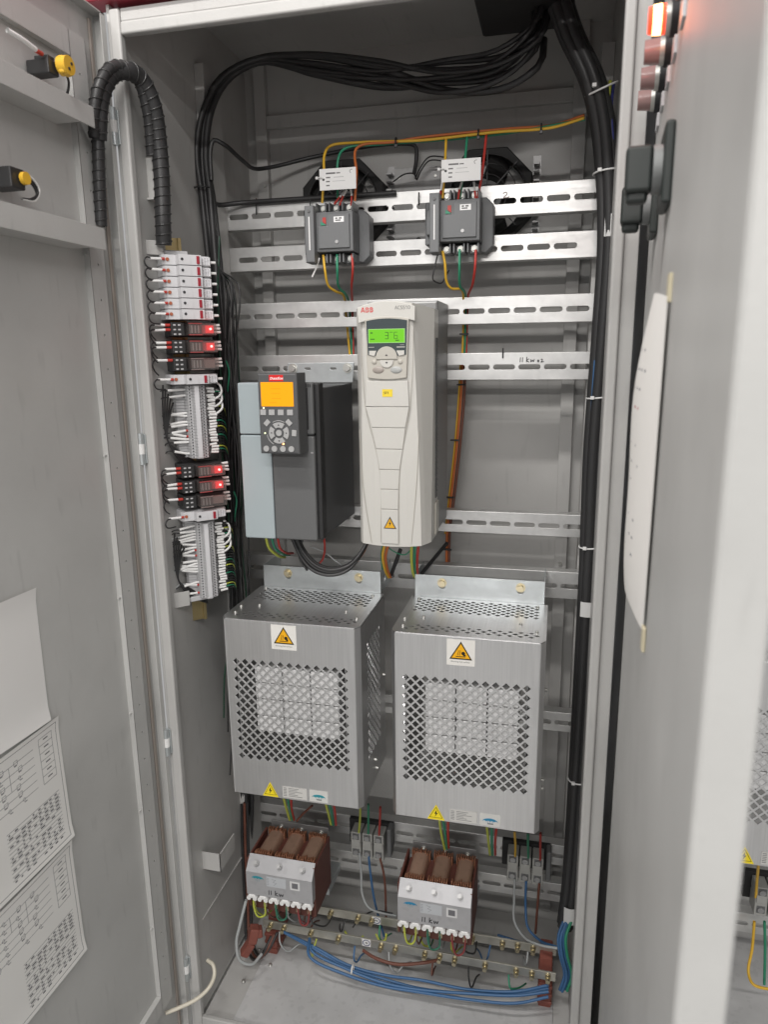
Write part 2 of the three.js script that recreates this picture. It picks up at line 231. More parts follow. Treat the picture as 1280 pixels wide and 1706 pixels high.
[[0.345, 'dark green rotary isolator handle on the edge on door, bigger and further from the hinge'], [0.165, 'dark green rotary isolator handle on the edge on door, beside its hinge']].forEach(([z, lab]) => {
  const t = onDoor('rotary_handle', lab, 'handle', 'rotary handles on the door', 1.60, z);
  const hm = S({ color: rgb(0.028, 0.034, 0.032), roughness: 0.45 });
  mesh(t, 'base_plate', bx(-0.009, 0, -0.036, 0.036, -0.033, 0.033, 0.003), hm);
  mesh(t, 'collar', cyl(0.022, 0.008, 'x', -0.013, 0, 0, 24), S({ color: rgb(0.25, 0.26, 0.26), roughness: 0.4 }));
  mesh(t, 'knob', [bx(-0.042, -0.017, -0.021, 0.021, -0.014, 0.014, 0.004), bx(-0.040, -0.020, -0.03, 0.012, -0.008, 0.008, 0.004)], hm);
});
// curling sheet of paper taped to the edge on door
{ const g = new THREE.PlaneGeometry(1, 1, 24, 30), p = g.attributes.position, uv = g.attributes.uv;
  for (let i = 0; i < p.count; i++) { const u = uv.getX(i), v = uv.getY(i), z = 0.45 - 0.21 * u * (1 - 0.55 * Math.pow(v, 3)) + 0.012 * (v - 0.5), y = 1.165 + 0.31 * v + 0.006 * Math.sin(u * 3);
    const b = 0.003 + 0.019 * Math.sin(Math.PI * Math.min(1, u * 0.9)) * (0.25 + 0.75 * Math.sin(Math.PI * (0.1 + 0.72 * (1 - v)))) + 0.003 * Math.sin(v * 9 + u * 2) * u;
    p.setXYZ(i, 0.775 - 0.0575 * z - b, y, z); }
  g.computeVertexNormals();
  const g2 = g.clone(); g2.index.array.reverse(); g2.computeVertexNormals(); g2.translate(0.0006, 0, 0);
  const tx = canvasTex(256, 384, (c, w, h) => { c.fillStyle = '#eceae6'; c.fillRect(0, 0, w, h); c.font = '13px serif'; for (let r = 0; r < 12; r++) { if (r === 4 || r === 8) continue; c.fillStyle = r % 5 === 3 ? '#b8545c' : '#77777e'; for (let k = 0; k < 7; k++) if (hash(r, k) > 0.35) c.fillRect(70 + k * 19, 60 + r * 23, 3 + 6 * hash(k, r), 3); } });
  const t = thing('paper_sheet', 'curling white sheet of paper taped to the edge on door', 'paper');
  mesh(t, 'sheet', [g, g2], S({ map: tx, roughness: 0.8, side: THREE.DoubleSide }), true);
  for (const [ty, tz] of [[1.47, 0.448], [1.148, 0.44]]) mesh(t, 'tape', bx(0.7455, 0.7485, ty, ty + 0.024, tz, tz + 0.013, 0.0005), S({ color: rgb(0.62, 0.56, 0.4), roughness: 0.35 }));
}
// drawings taped to the open door: paper lies on the skin (x = -0.078), facing +x
function drawing(name, label, y0, y1, z0, z1, tilt, draw) {
  const tx = canvasTex(768, 540, draw), w = z1 - z0, h = y1 - y0, g = new THREE.PlaneGeometry(w, h, 12, 10), p = g.attributes.position;
  for (let i = 0; i < p.count; i++) { const x = p.getX(i), y = p.getY(i); p.setZ(i, 0.0008 + 0.0008 * (1 + Math.sin(x * 23 + y * 11)) + 0.003 * Math.pow(Math.max(0, Math.abs(y) / h * 2 - 0.75) * 4, 2) * (x / w + 0.5)); }
  g.computeVertexNormals();
  const m = solo(name, g, S({ map: tx, roughness: 0.75, side: THREE.DoubleSide }), label, 'paper', 'papers on the open door', true);
  m.rotation.set(0, Math.PI / 2, 0); m.rotation.order = 'YXZ'; m.rotation.z = tilt; m.position.set(-0.0782, (y0 + y1) / 2, (z0 + z1) / 2); return m;
}
const diagram = (c, w, h) => { c.fillStyle = '#e4e3e0'; c.fillRect(0, 0, w, h); c.strokeStyle = '#55555a'; c.fillStyle = '#4a4a50'; c.lineWidth = 2; c.strokeRect(18, 18, w - 36, h - 36); c.lineWidth = 1.5;
  c.strokeRect(w - 118, 40, 74, 190); for (let i = 0; i < 6; i++) { c.beginPath(); c.moveTo(w - 118, 70 + i * 32); c.lineTo(w - 44, 70 + i * 32); c.stroke(); c.fillRect(w - 92, 50 + i * 32, 26, 5); }
  for (let i = 0; i < 6; i++) { const y = 60 + i * 32; c.beginPath(); c.moveTo(40, y); c.lineTo(w - 150, y); c.stroke(); for (let k = 0; k < 7; k++) { const x = 70 + k * 74 + 30 * hash(i, k); if (hash(k, i + 3) > 0.45) { c.strokeRect(x, y - 8, 18, 16); } else { c.beginPath(); c.arc(x, y, 6, 0, 7); c.stroke(); } c.fillRect(x, y + 10, 14, 3); } }
  for (let k = 0; k < 6; k++) { const x = 80 + k * 82; c.beginPath(); c.moveTo(x, 60); c.lineTo(x, 60 + 32 * (1 + Math.floor(5 * hash(k, 9)))); c.stroke(); }
  for (let r = 0; r < 13; r++) { const y = 300 + r * 16; c.beginPath(); c.moveTo(w - 330, y); c.lineTo(w - 44, y); c.stroke(); for (let k = 0; k < 9; k++) if (hash(r, k + 20) > 0.25) c.fillRect(w - 322 + k * 31, y + 5, 8 + 16 * hash(k, r), 6); }
  c.fillStyle = '#a05050'; c.fillRect(70, h - 150, 40, 8); c.fillRect(70, h - 90, 34, 8); };
drawing('wiring_diagram', 'printed wiring diagram on the open door, upper of the two joined sheets', 0.675, 0.888, 0.268, 0.568, 0.012, diagram);
drawing('wiring_diagram', 'printed wiring diagram on the open door, lower of the two joined sheets', 0.46, 0.672, 0.271, 0.571, 0.012, diagram);
drawing('paper_sheet', 'blank white paper taped above the wiring diagrams on the open door', 0.895, 1.105, 0.285, 0.585, -0.02, (c, w, h) => { c.fillStyle = '#e6e5e3'; c.fillRect(0, 0, w, h); });
// ---------- fans on the back panel ----------
for (const [x, side] of [[0.19, 'behind the switch beside the breaker side bundle'], [0.50, 'behind the switch beside the paper flagged bundle']]) {
  const t = thing('cooling_fan', 'black axial fan on the back panel ' + side, 'fan', 'fans on the back panel', [x, 1.745, ZB]);
  const ring = new THREE.Shape(); const R = 0.088, c = 0.05; ring.moveTo(-R, -R + c); ring.lineTo(-R + c, -R); ring.lineTo(R - c, -R); ring.lineTo(R, -R + c); ring.lineTo(R, R - c); ring.lineTo(R - c, R); ring.lineTo(-R + c, R); ring.lineTo(-R, R - c);
  const hole = new THREE.Path(); hole.absarc(0, 0, 0.08, 0, Math.PI * 2); ring.holes.push(hole);
  mesh(t, 'housing', new THREE.ExtrudeGeometry(ring, { depth: 0.048, bevelEnabled: true, bevelSize: 0.002, bevelThickness: 0.002, bevelSegments: 1, curveSegments: 24 }), M.blackMat);
  mesh(t, 'hub', cyl(0.033, 0.04, 'z', 0, 0, 0.024, 24, 0.03), M.mgrey);
  for (let k = 0; k < 5; k++) { const b = new THREE.BoxGeometry(0.046, 0.05, 0.003); b.rotateX(0.6); b.translate(0.055, 0, 0.022); b.rotateZ(k * Math.PI * 2 / 5); mesh(t, 'blade', b, M.blackMat); }
  const guard = []; for (const r of [0.02, 0.04, 0.06, 0.078]) { const g = new THREE.TorusGeometry(r, 0.0012, 5, 32); g.translate(0, 0, 0.054); guard.push(g); }
  for (let k = 0; k < 4; k++) { const g = new THREE.BoxGeometry(0.17, 0.002, 0.002); g.rotateZ(k * Math.PI / 4); g.translate(0, 0, 0.054); guard.push(g); }
  mesh(t, 'guard', guard, M.black);
  const fins = []; for (let k = 0; k < 9; k++) fins.push(bx(0.092, 0.104, -0.07 + k * 0.016, -0.066 + k * 0.016, 0.002, 0.03, 0.0005)); fins.push(bx(0.09, 0.106, -0.08, 0.08, 0.0005, 0.002, 0));
  mesh(t, 'terminal_comb', fins, M.alu);
}
{ const t = thing('junction_plate', 'small grey plate between the two fans with frayed wire ends', 'plate', null, [0.345, 1.72, ZB]);
  mesh(t, 'plate', bx(-0.05, 0.05, -0.07, 0.1, 0.001, 0.003), M.plate);
  mesh(t, 'standoff', cyl(0.006, 0.012, 'z', 0.005, -0.05, 0.009, 12), M.black);
  for (const [x, y] of [[-0.04, 0.08], [0.04, 0.08]]) mesh(t, 'screw', cyl(0.003, 0.003, 'z', x, y, 0.0045, 10), M.bolt);
}
// ---------- disconnect switches ----------
function mccb(x, y, label) {
  const t = thing('disconnect_switch', label, 'switch', 'grey switches on the upper rails', [x, y, ZR]);
  // local: x from the left end, y 0 at the body foot
  mesh(t, 'base', poly([[-0.028, 0.012], [0.075, 0.0], [0.088, 0.012], [0.088, 0.085], [0.075, 0.098], [-0.02, 0.098], [-0.028, 0.085]], 0, 0.035, 0.002), M.mccb);
  mesh(t, 'body', poly([[-0.012, 0.016], [0.068, 0.016], [0.068, 0.088], [-0.012, 0.088]], 0.035, 0.083, 0.002), M.mccb);
  mesh(t, 'cover', poly([[0.0, 0.022], [0.062, 0.022], [0.062, 0.082], [0.02, 0.082], [0.02, 0.062], [0.0, 0.062]], 0.083, 0.087, 0.0008), M.mccb);
  mesh(t, 'side_mechanism', [bx(-0.037, -0.0225, 0.014, 0.09, 0.012, 0.062, 0.003), bx(-0.033, -0.0225, 0.03, 0.075, 0.062, 0.074, 0.003)], M.mccb);
  const l = mesh(t, 'lever_plate', poly([[-0.022, -0.004], [-0.004, -0.004], [-0.004, 0.098], [-0.022, 0.098]], 0.060, 0.100, 0.002), S({ color: rgb(0.16, 0.165, 0.17), roughness: 0.45 }));
  mesh(l, 'slot_mark', bx(-0.0142, -0.0118, 0.018, 0.078, 0.1, 0.1006, 0.0004), M.white);
  mesh(l, 'rivet', cyl(0.0028, 0.002, 'z', -0.013, 0.088, 0.101, 10), M.mgrey);
  mesh(t, 'status_flag', poly([[0.005, 0.064], [0.0155, 0.064], [0.005, 0.071]], 0.0835, 0.0845), M.green);
  mesh(t, 'status_flag', poly([[0.0155, 0.0655], [0.0155, 0.078], [0.009, 0.078], [0.009, 0.0705]], 0.0835, 0.0845), M.red);
  mesh(t, 'rating_label', bx(0.032, 0.052, 0.068, 0.078, 0.087, 0.0874, 0), prints(canvasTex(64, 32, (c, w, h) => { c.fillStyle = '#e8e8e8'; c.fillRect(0, 0, w, h); c.fillStyle = '#555'; c.fillRect(10, 6, 14, 8); c.fillRect(32, 6, 18, 8); c.fillRect(10, 18, 34, 7); })), true);
  mesh(t, 'cover_screw', cyl(0.0032, 0.0015, 'z', 0.037, 0.033, 0.0877, 10), M.alu);
  for (let row = 0; row < 2; row++) for (let k = 0; k < 3; k++) { const cx = 0.003 + k * 0.026, cy = row ? 0.005 : 0.098;
    mesh(t, 'terminal_housing', [bx(cx - 0.011, cx - 0.008, cy - 0.008, cy + 0.008, 0.03, 0.075, 0.0006), bx(cx + 0.008, cx + 0.011, cy - 0.008, cy + 0.008, 0.03, 0.075, 0.0006), bx(cx - 0.008, cx + 0.008, cy - 0.008, cy + 0.008, 0.03, 0.056, 0.0006)], M.mccb);
    mesh(t, 'terminal_screw', [cyl(0.0062, 0.002, 'z', cx + 0.001, cy, 0.0575, 16), cyl(0.0042, 0.006, 'z', cx + 0.001, cy, 0.061, 12)], M.bolt); }
  return t;
}
mccb(0.200, 1.606, 'dark grey disconnect switch with lever plate, above the gap between both drives');
mccb(0.440, 1.614, 'dark grey disconnect switch with lever plate, on the rails directly above the cream drive');
const tagTex = canvasTex(256, 140, (c, w, h) => { c.fillStyle = '#efefee'; c.fillRect(0, 0, w, h); c.fillStyle = '#666'; c.fillRect(46, 26, 66, 10); c.fillRect(118, 28, 28, 7); c.fillRect(46, 54, 30, 8); c.fillRect(46, 80, 26, 8); c.fillRect(46, 106, 24, 8); c.fillStyle = '#bbb'; c.fillRect(100, 56, 70, 4); c.fillRect(90, 82, 90, 3); c.strokeStyle = '#777'; c.lineWidth = 3; c.beginPath(); c.arc(226, 26, 12, 2, 5.2); c.stroke(); c.fillRect(210, 20, 8, 10); c.fillStyle = '#222'; c.beginPath(); c.arc(28, 70, 8, 0, 7); c.fill(); });
for (const [x, w] of [[0.211, 'over the switch above the gap between both drives'], [0.440, 'over the switch directly above the cream drive']]) {
  const t = thing('name_card', 'white printed name card tied to wires ' + w, 'card', 'name cards on the switch wires', [x, 1.728, -0.232], 0.02);
  sheet(t, 'card', 0, 0.07, 0, 0.037, 0, tagTex, 0.0008);
  mesh(t, 'cable_tie', [tube([[-0.004, 0.0215, 0.003], [0.004, 0.0215, 0.004], [0.008, 0.0195, -0.003], [0.001, 0.02, -0.01], [-0.004, 0.021, -0.004]], 0.0011, 20, 5), bx(-0.007, -0.002, 0.019, 0.024, 0.001, 0.005)], M.white);
}

// ---------- cream drive ----------
{ const t = thing('inverter_drive', 'tall cream coloured inverter drive with green lit display panel', 'drive', null, [0.305, 1.087, ZR]);
  // local: x 0..0.137, y 0..0.43, z 0 rail .. 0.226 front
  const H = 0.421, N = 24, prof = (f) => { const l = 0.005 + 0.006 * Math.pow(f, 2), r = 0.127 - 0.016 * Math.pow(f, 1.4); return [[0.0, 0.13], [0.0, 0.20], [l, 0.216], [l + 0.006, 0.224], [l + 0.03, 0.2275], [(l + r) / 2, 0.2285], [r - 0.03, 0.2275], [r - 0.006, 0.224], [r, 0.214], [0.135, 0.20 - 0.03 * f], [0.135, 0.13]]; };
  const pos = [], idx = [], K = 11;
  for (let j = 0; j <= N; j++) { const f = j / N; prof(f).forEach(([x, z]) => { const arch = f > 0.9 ? (f - 0.9) * 10 : 0, u = (x - 0.065) / 0.065; pos.push(x, f * H + arch * 0.010 * (1 - u * u) - (1 - f > 0.93 ? 0.004 * (1 - u * u) : 0), z); }); }
  for (let j = 0; j < N; j++) for (let k = 0; k < K - 1; k++) { const a = j * K + k; idx.push(a, a + 1, a + K + 1, a, a + K + 1, a + K); }
  for (const [j, s] of [[0, 1], [N, 0]]) for (let k = 1; k < K - 1; k++) { const a = j * K; if (s) idx.push(a, a + k + 1, a + k); else idx.push(a, a + k, a + k + 1); }
  const g = new THREE.BufferGeometry(); g.setAttribute('position', new THREE.Float32BufferAttribute(pos, 3)); g.setIndex(idx); const gg = g.toNonIndexed(); gg.computeVertexNormals();
  g.computeVertexNormals(); const body = gg; // faceted, then smoothed only along the front
  mesh(t, 'cover', body, M.cream);
  mesh(t, 'heat_sink', [poly([[0.001, 0.004], [0.134, 0.004], [0.134, 0.436], [0.001, 0.436]], 0, 0.13, 0.004)], S({ color: rgb(0.24, 0.24, 0.24), metalness: 0.6, roughness: 0.45 }));
  mesh(t, 'vent_strip', bx(0.1352, 0.1362, 0.075, 0.37, 0.138, 0.158, 0.0005), M.dgrey);
  for (let k = 0; k < 26; k++) mesh(t, 'vent_slot', bx(0.1362, 0.1372, 0.085 + k * 0.0107, 0.0885 + k * 0.0107, 0.139, 0.157, 0.0003), M.mgrey);
  mesh(t, 'side_foot', bx(0.1352, 0.1385, 0.006, 0.068, 0.134, 0.165, 0.0015), M.creamD);
  const Z = 0.229;
  // header with the maker's writing
  const head = new THREE.Shape(); head.moveTo(0.0125, 0.396); head.quadraticCurveTo(0.062, 0.412, 0.1105, 0.398); head.lineTo(0.111, 0.42); head.quadraticCurveTo(0.062, 0.440, 0.011, 0.42); head.closePath();
  mesh(t, 'header', (() => { const q = new THREE.ExtrudeGeometry(head, { depth: 0.004, bevelEnabled: true, bevelSize: 0.001, bevelThickness: 0.001, bevelSegments: 2, curveSegments: 12 }); q.translate(0, 0, Z - 0.002); return q; })(), M.cream);
  mesh(t, 'maker_mark', [text('ABB', 0.0084, 0.0165, 0.4125, Z + 0.003)], M.logoRed);
  mesh(t, 'maker_mark', [bx(0.016, 0.0365, 0.4163, 0.4168, Z + 0.003, Z + 0.0035, 0), bx(0.0265, 0.0268, 0.412, 0.422, Z + 0.003, Z + 0.0035, 0), bx(0.0325, 0.0328, 0.412, 0.422, Z + 0.003, Z + 0.0035, 0)], M.cream);
  mesh(t, 'model_name', [text('ACS510', 0.0058, 0.0765, 0.4165, Z + 0.003, fontR)], M.inkGrey);
  // stepped cover pieces, narrowing downwards
  const L = [[0.023, 0.298], [0.021, 0.252], [0.032, 0.215], [0.039, 0.177], [0.045, 0.140], [0.046, 0.104], [0.047, 0.067], [0.047, 0.002]], Rr = [[0.099, 0.298], [0.101, 0.252], [0.094, 0.215], [0.089, 0.177], [0.083, 0.140], [0.081, 0.104], [0.080, 0.067], [0.080, 0.002]];
  for (let k = 0; k < 7; k++) { const gap = 0.0014; mesh(t, 'cover_segment', poly([[L[k + 1][0] + 0.0006, L[k + 1][1]], [Rr[k + 1][0] - 0.0006, Rr[k + 1][1]], [Rr[k][0] - 0.0006, Rr[k][1] - gap], [L[k][0] + 0.0006, L[k][1] - gap]], Z - 0.004, Z + 0.0016, 0.0008), M.cream); }
  for (const pts of [[[0.016, 0.385, Z], [0.0165, 0.33, Z], [0.021, 0.252, Z], [0.0452, 0.14, Z], [0.0465, 0.003, Z]], [[0.108, 0.385, Z - 0.001], [0.107, 0.33, Z], [0.1015, 0.252, Z], [0.083, 0.14, Z], [0.0805, 0.003, Z]]]) mesh(t, 'groove_trim', tube(pts, 0.0006, 40, 5), M.creamD);
  for (const pts of [[[0.008, 0.21, Z - 0.004], [0.014, 0.1, Z - 0.002], [0.028, 0.002, Z - 0.001]], [[0.117, 0.21, Z - 0.005], [0.113, 0.12, Z - 0.003], [0.103, 0.002, Z - 0.002]]]) mesh(t, 'groove_trim', tube(pts, 0.0006, 30, 5), M.creamD);
  // operator panel
  const p = new THREE.Shape(); p.moveTo(0.028, 0.303); p.quadraticCurveTo(0.062, 0.297, 0.0955, 0.303); p.lineTo(0.1, 0.40); p.quadraticCurveTo(0.062, 0.408, 0.0245, 0.40); p.closePath();
  const pan = mesh(t, 'operator_panel', (() => { const q = new THREE.ExtrudeGeometry(p, { depth: 0.006, bevelEnabled: true, bevelSize: 0.0012, bevelThickness: 0.0012, bevelSegments: 2, curveSegments: 10 }); q.translate(0, 0, Z - 0.003); return q; })(), M.creamD);
  const d = new THREE.Shape(); d.moveTo(0.0285, 0.341); d.quadraticCurveTo(0.062, 0.336, 0.0962, 0.341); d.lineTo(0.0985, 0.398); d.quadraticCurveTo(0.062, 0.4055, 0.0262, 0.398); d.closePath();
  mesh(pan, 'dark_window', (() => { const q = new THREE.ExtrudeGeometry(d, { depth: 0.0012, bevelEnabled: false, curveSegments: 10 }); q.translate(0, 0, Z + 0.0042); return q; })(), S({ color: rgb(0.06, 0.075, 0.08), roughness: 0.12 }));
  const lcdT = canvasTex(256, 96, (c, w, h) => { c.fillStyle = '#7fe01a'; c.fillRect(0, 0, w, h); c.strokeStyle = '#bff5a0'; c.lineWidth = 7; c.strokeRect(0, 0, w, h); c.strokeStyle = '#2c5a10'; c.lineWidth = 4;
    const seg = (x, y, on) => { const s = 22, q = { a: [0, 0, s, 0], b: [s, 0, s, s], c: [s, s, s, 2 * s], d: [0, 2 * s, s, 2 * s], e: [0, s, 0, 2 * s], f: [0, 0, 0, s], g: [0, s, s, s] }; for (const k of on) { const r = q[k]; c.beginPath(); c.moveTo(x + r[0], y + r[1]); c.lineTo(x + r[2], y + r[3]); c.stroke(); } };
    seg(118, 24, 'abcdg'); c.lineWidth = 3; seg(150, 24, 'a'); seg(182, 24, 'acdefg'); c.fillStyle = '#3c7a16'; c.fillRect(14, 22, 16, 9); c.fillRect(14, 66, 30, 7); c.fillRect(190, 76, 26, 7); });
  { const g2 = bx(0.030, 0.0945, 0.361, 0.3845, Z + 0.0054, Z + 0.0058, 0), pp = g2.attributes.position, uv = g2.attributes.uv; for (let i = 0; i < pp.count; i++) uv.setXY(i, (pp.getX(i) - 0.03) / 0.0645, (pp.getY(i) - 0.361) / 0.0235); mesh(pan, 'display', g2, S({ color: 0x111111, emissive: 0xffffff, emissiveMap: lcdT, emissiveIntensity: 0.75, roughness: 0.3 }), true); }
  mesh(pan, 'soft_key', poly([[0.031, 0.341], [0.0405, 0.339], [0.044, 0.348], [0.031, 0.348]], Z + 0.005, Z + 0.0066, 0.0004), M.cream);
  mesh(pan, 'soft_key', poly([[0.0935, 0.341], [0.084, 0.339], [0.0795, 0.348], [0.0935, 0.348]], Z + 0.005, Z + 0.0066, 0.0004), M.cream);
  const hump = new THREE.Shape(); hump.absarc(0.062, 0.336, 0.0185, 0, Math.PI); hump.lineTo(0.0435, 0.334); hump.lineTo(0.0805, 0.334);
  mesh(pan, 'arrow_key', (() => { const q = new THREE.ExtrudeGeometry(hump, { depth: 0.0016, bevelEnabled: true, bevelSize: 0.0006, bevelThickness: 0.0006, bevelSegments: 1, curveSegments: 12 }); q.translate(0, 0, Z + 0.0046); return q; })(), M.creamD);
  const dn = new THREE.Shape(); dn.absarc(0.062, 0.331, 0.0115, Math.PI, Math.PI * 2); dn.closePath();
  mesh(pan, 'arrow_key', (() => { const q = new THREE.ExtrudeGeometry(dn, { depth: 0.0016, bevelEnabled: true, bevelSize: 0.0006, bevelThickness: 0.0006, bevelSegments: 1, curveSegments: 12 }); q.translate(0, 0, Z + 0.0042); return q; })(), M.cream);
  mesh(pan, 'arrow_print', [poly([[0.0598, 0.339], [0.0642, 0.339], [0.062, 0.3425]], Z + 0.0068, Z + 0.0071)], M.ink);
  mesh(pan, 'arrow_print', [poly([[0.0598, 0.329], [0.062, 0.3255], [0.0642, 0.329]], Z + 0.0064, Z + 0.0067)], M.ink);
  const oval = (x, y, a, b) => { const g3 = new THREE.SphereGeometry(1, 16, 10, 0, Math.PI * 2, 0, Math.PI / 2); g3.rotateX(Math.PI / 2); g3.scale(a, b, 0.0025); g3.translate(x, y, Z + 0.0042); return g3; };
  mesh(pan, 'round_key', oval(0.0395, 0.329, 0.0046, 0.0042), M.creamD); mesh(pan, 'round_key', oval(0.086, 0.329, 0.0046, 0.0042), M.creamD);
  mesh(pan, 'stop_key', oval(0.0465, 0.3155, 0.0105, 0.0062), S({ color: rgb(0.36, 0.32, 0.29), roughness: 0.35 })); mesh(pan, 'start_key', oval(0.0785, 0.3155, 0.0105, 0.0062), S({ color: rgb(0.42, 0.43, 0.42), roughness: 0.35 }));
  mesh(pan, 'key_print', [bx(0.03, 0.04, 0.3535, 0.3545, Z + 0.0054, Z + 0.0056, 0), bx(0.08, 0.0945, 0.353, 0.3548, Z + 0.0054, Z + 0.0056, 0), bx(0.086, 0.0935, 0.3572, 0.3578, Z + 0.0054, Z + 0.0056, 0)], S({ color: rgb(0.45, 0.45, 0.42) }));
  sheet(t, 'yellow_sticker', 0.0525, 0.071, 0.269, 0.282, Z + 0.0018, canvasTex(96, 64, (c, w, h) => { c.fillStyle = '#ecd23c'; c.fillRect(0, 0, w, h); c.fillStyle = '#4a4210'; c.font = 'bold 30px sans-serif'; c.fillText('SF1', 14, 42); }));
  mesh(t, 'warning_triangle', poly([[0.052, 0.0305], [0.076, 0.0305], [0.064, 0.053]], Z + 0.0016, Z + 0.002), M.ink);
  const wt = mesh(t, 'warning_triangle', poly([[0.0545, 0.032], [0.0735, 0.032], [0.064, 0.0495]], Z + 0.0018, Z + 0.0024), S({ color: rgb(0.78, 0.42, 0.02), roughness: 0.5 }));
  mesh(wt, 'lightning_print', poly([[0.0648, 0.046], [0.0618, 0.0395], [0.0638, 0.0398], [0.0628, 0.0345], [0.0665, 0.0415], [0.0645, 0.0412]], Z + 0.0024, Z + 0.0027), M.ink);
}

// ---------- grey drive with the orange keypad ----------
{ const t = thing('inverter_drive', 'dark grey inverter drive with pale blue side panel and orange lit keypad', 'drive', null, [0.083, 1.087, -0.30]);
  // local: x 0..0.155, y 0..0.294, z 0..0.2
  const F = 0.2;
  mesh(t, 'rear_body', bx(0.004, 0.154, 0.003, 0.284, -0.03, 0.172, 0.002), M.dgrey);
  mesh(t, 'front_cover', bx(0.062, 0.146, 0, 0.198, 0.172, F, 0.004), M.mgrey);
  mesh(t, 'front_cover', bx(0.062, 0.146, 0.1995, 0.294, 0.172, F, 0.004), M.mgrey);
  mesh(t, 'rear_frame', bx(0.146, 0.1556, 0.001, 0.293, 0.166, 0.192, 0.003), M.black);
  mesh(t, 'blue_panel', bx(0, 0.0615, 0, 0.198, 0.168, F + 0.0005, 0.003), M.dblue);
  mesh(t, 'blue_panel', bx(0, 0.0615, 0.1995, 0.294, 0.168, F + 0.0005, 0.003), M.dblue);
  for (let k = 0; k < 9; k++) mesh(t, 'vent_rib', bx(0.112 + k * 0.0036, 0.1138 + k * 0.0036, 0.286, 0.2925, F, F + 0.0015, 0.0004), M.black);
  mesh(t, 'vent_recess', bx(0.134, 0.137, 0.21, 0.285, F - 0.0002, F + 0.0012, 0.0005), M.black);
  mesh(t, 'latch', bx(0.139, 0.144, 0.166, 0.1685, F, F + 0.001, 0.0004), S({ color: rgb(0.4, 0.4, 0.4), roughness: 0.5 }));
  // zinc bracket behind the top
  const br = mesh(t, 'mounting_bracket', poly([[0.018, 0.286], [0.163, 0.286], [0.167, 0.326], [0.022, 0.326]], -0.006, -0.003, 0.0006, [slotPath(0.066, 0.314, 0.013, 0.0045), slotPath(0.122, 0.314, 0.013, 0.0045)]), M.zinc);
  for (const x of [0.034, 0.153]) mesh(br, 'bolt', bolt(x, 0.315, -0.003, 0.0068), M.bolt);
  // keypad
  const k = mesh(t, 'keypad', (() => { const s = [[0.061, 0.171], [0.135, 0.171], [0.1347, 0.312], [0.0613, 0.312]]; return poly(s, F + 0.001, F + 0.048, 0.003); })(), M.dgrey);
  const W = 0.0735, Hh = 0.141, Z = F + 0.048, kx = (f) => 0.0613 + f * W, ky = (f) => 0.312 - f * Hh;
  const logoT = canvasTex(128, 64, (c, w, h) => { c.fillStyle = '#d81e1e'; c.fillRect(0, 0, w, h); c.fillStyle = '#fff'; c.font = 'italic bold 34px serif'; c.fillText('Danfoss', 6, 46); });
  sheet(k, 'maker_badge', kx(0.30), kx(0.66), ky(0.098), ky(0.02), Z, logoT);
  const scrT = canvasTex(192, 150, (c, w, h) => { c.fillStyle = '#ffa404'; c.fillRect(0, 0, w, h); c.fillStyle = '#ee9000'; for (const [y, a, b] of [[38, 60, 60], [66, 62, 54], [98, 62, 56], [124, 50, 40]]) { c.fillRect(a, y, b, 4); } });
  { const g2 = bx(kx(0.08), kx(0.90), ky(0.405), ky(0.108), Z, Z + 0.0004, 0), pp = g2.attributes.position, uv = g2.attributes.uv; for (let i = 0; i < pp.count; i++) uv.setXY(i, (pp.getX(i) - kx(0.08)) / (0.82 * W), (pp.getY(i) - ky(0.405)) / (0.297 * Hh)); mesh(k, 'display', g2, S({ color: 0x221100, emissive: 0xffffff, emissiveMap: scrT, emissiveIntensity: 1.1, roughness: 0.3 }), true); }
  const key = S({ color: rgb(0.42, 0.42, 0.42), roughness: 0.45 });
  for (const f of [0.115, 0.335, 0.565, 0.80]) mesh(k, 'menu_key', bx(kx(f - 0.075), kx(f + 0.075), ky(0.515), ky(0.445), Z - 0.0005, Z + 0.0014, 0.0007), key);
  const cx = kx(0.5), cy = ky(0.735), arc = (a0, a1, r0, r1) => { const s = new THREE.Shape(); s.absarc(0, 0, r1, a0, a1, false); s.absarc(0, 0, r0, a1, a0, true); const q = new THREE.ExtrudeGeometry(s, { depth: 0.0013, bevelEnabled: true, bevelSize: 0.0003, bevelThickness: 0.0003, bevelSegments: 1, curveSegments: 8 }); q.translate(cx, cy, Z); return q; };
  for (let q = 0; q < 4; q++) { const a = q * Math.PI / 2; mesh(k, 'arrow_key', arc(a - 0.62, a + 0.62, 0.0098, 0.0185), key); const tri = poly([[-0.0014, -0.0016], [0.0018, 0], [-0.0014, 0.0016]], 0, 0.0003); tri.rotateZ(a); tri.translate(cx + 0.0142 * Math.cos(a), cy + 0.0142 * Math.sin(a), Z + 0.0016); mesh(k, 'arrow_print', tri, M.ink); }
  mesh(k, 'trim_arc', arc(1.05, 2.1, 0.0212, 0.0218), key); mesh(k, 'trim_arc', arc(3.3, 4.2, 0.0225, 0.0230), key);
  mesh(k, 'ok_key', cyl(0.0055, 0.002, 'z', cx, cy, Z + 0.0008, 18), key);
  const rk = (fx, fy, rot) => { const b = bx(-0.0055, 0.0055, -0.0042, 0.0042, 0, 0.0016, 0.0007); b.rotateZ(rot); b.translate(kx(fx), ky(fy), Z - 0.0003); mesh(k, 'function_key', b, key); };
  rk(0.2, 0.61, 0.8); rk(0.76, 0.605, -0.8); rk(0.885, 0.735, 1.5);
  for (const f of [0.155, 0.365, 0.585, 0.80]) mesh(k, 'round_key', cyl(0.0053, 0.002, 'z', kx(f), ky(0.935), Z + 0.0006, 18), key);
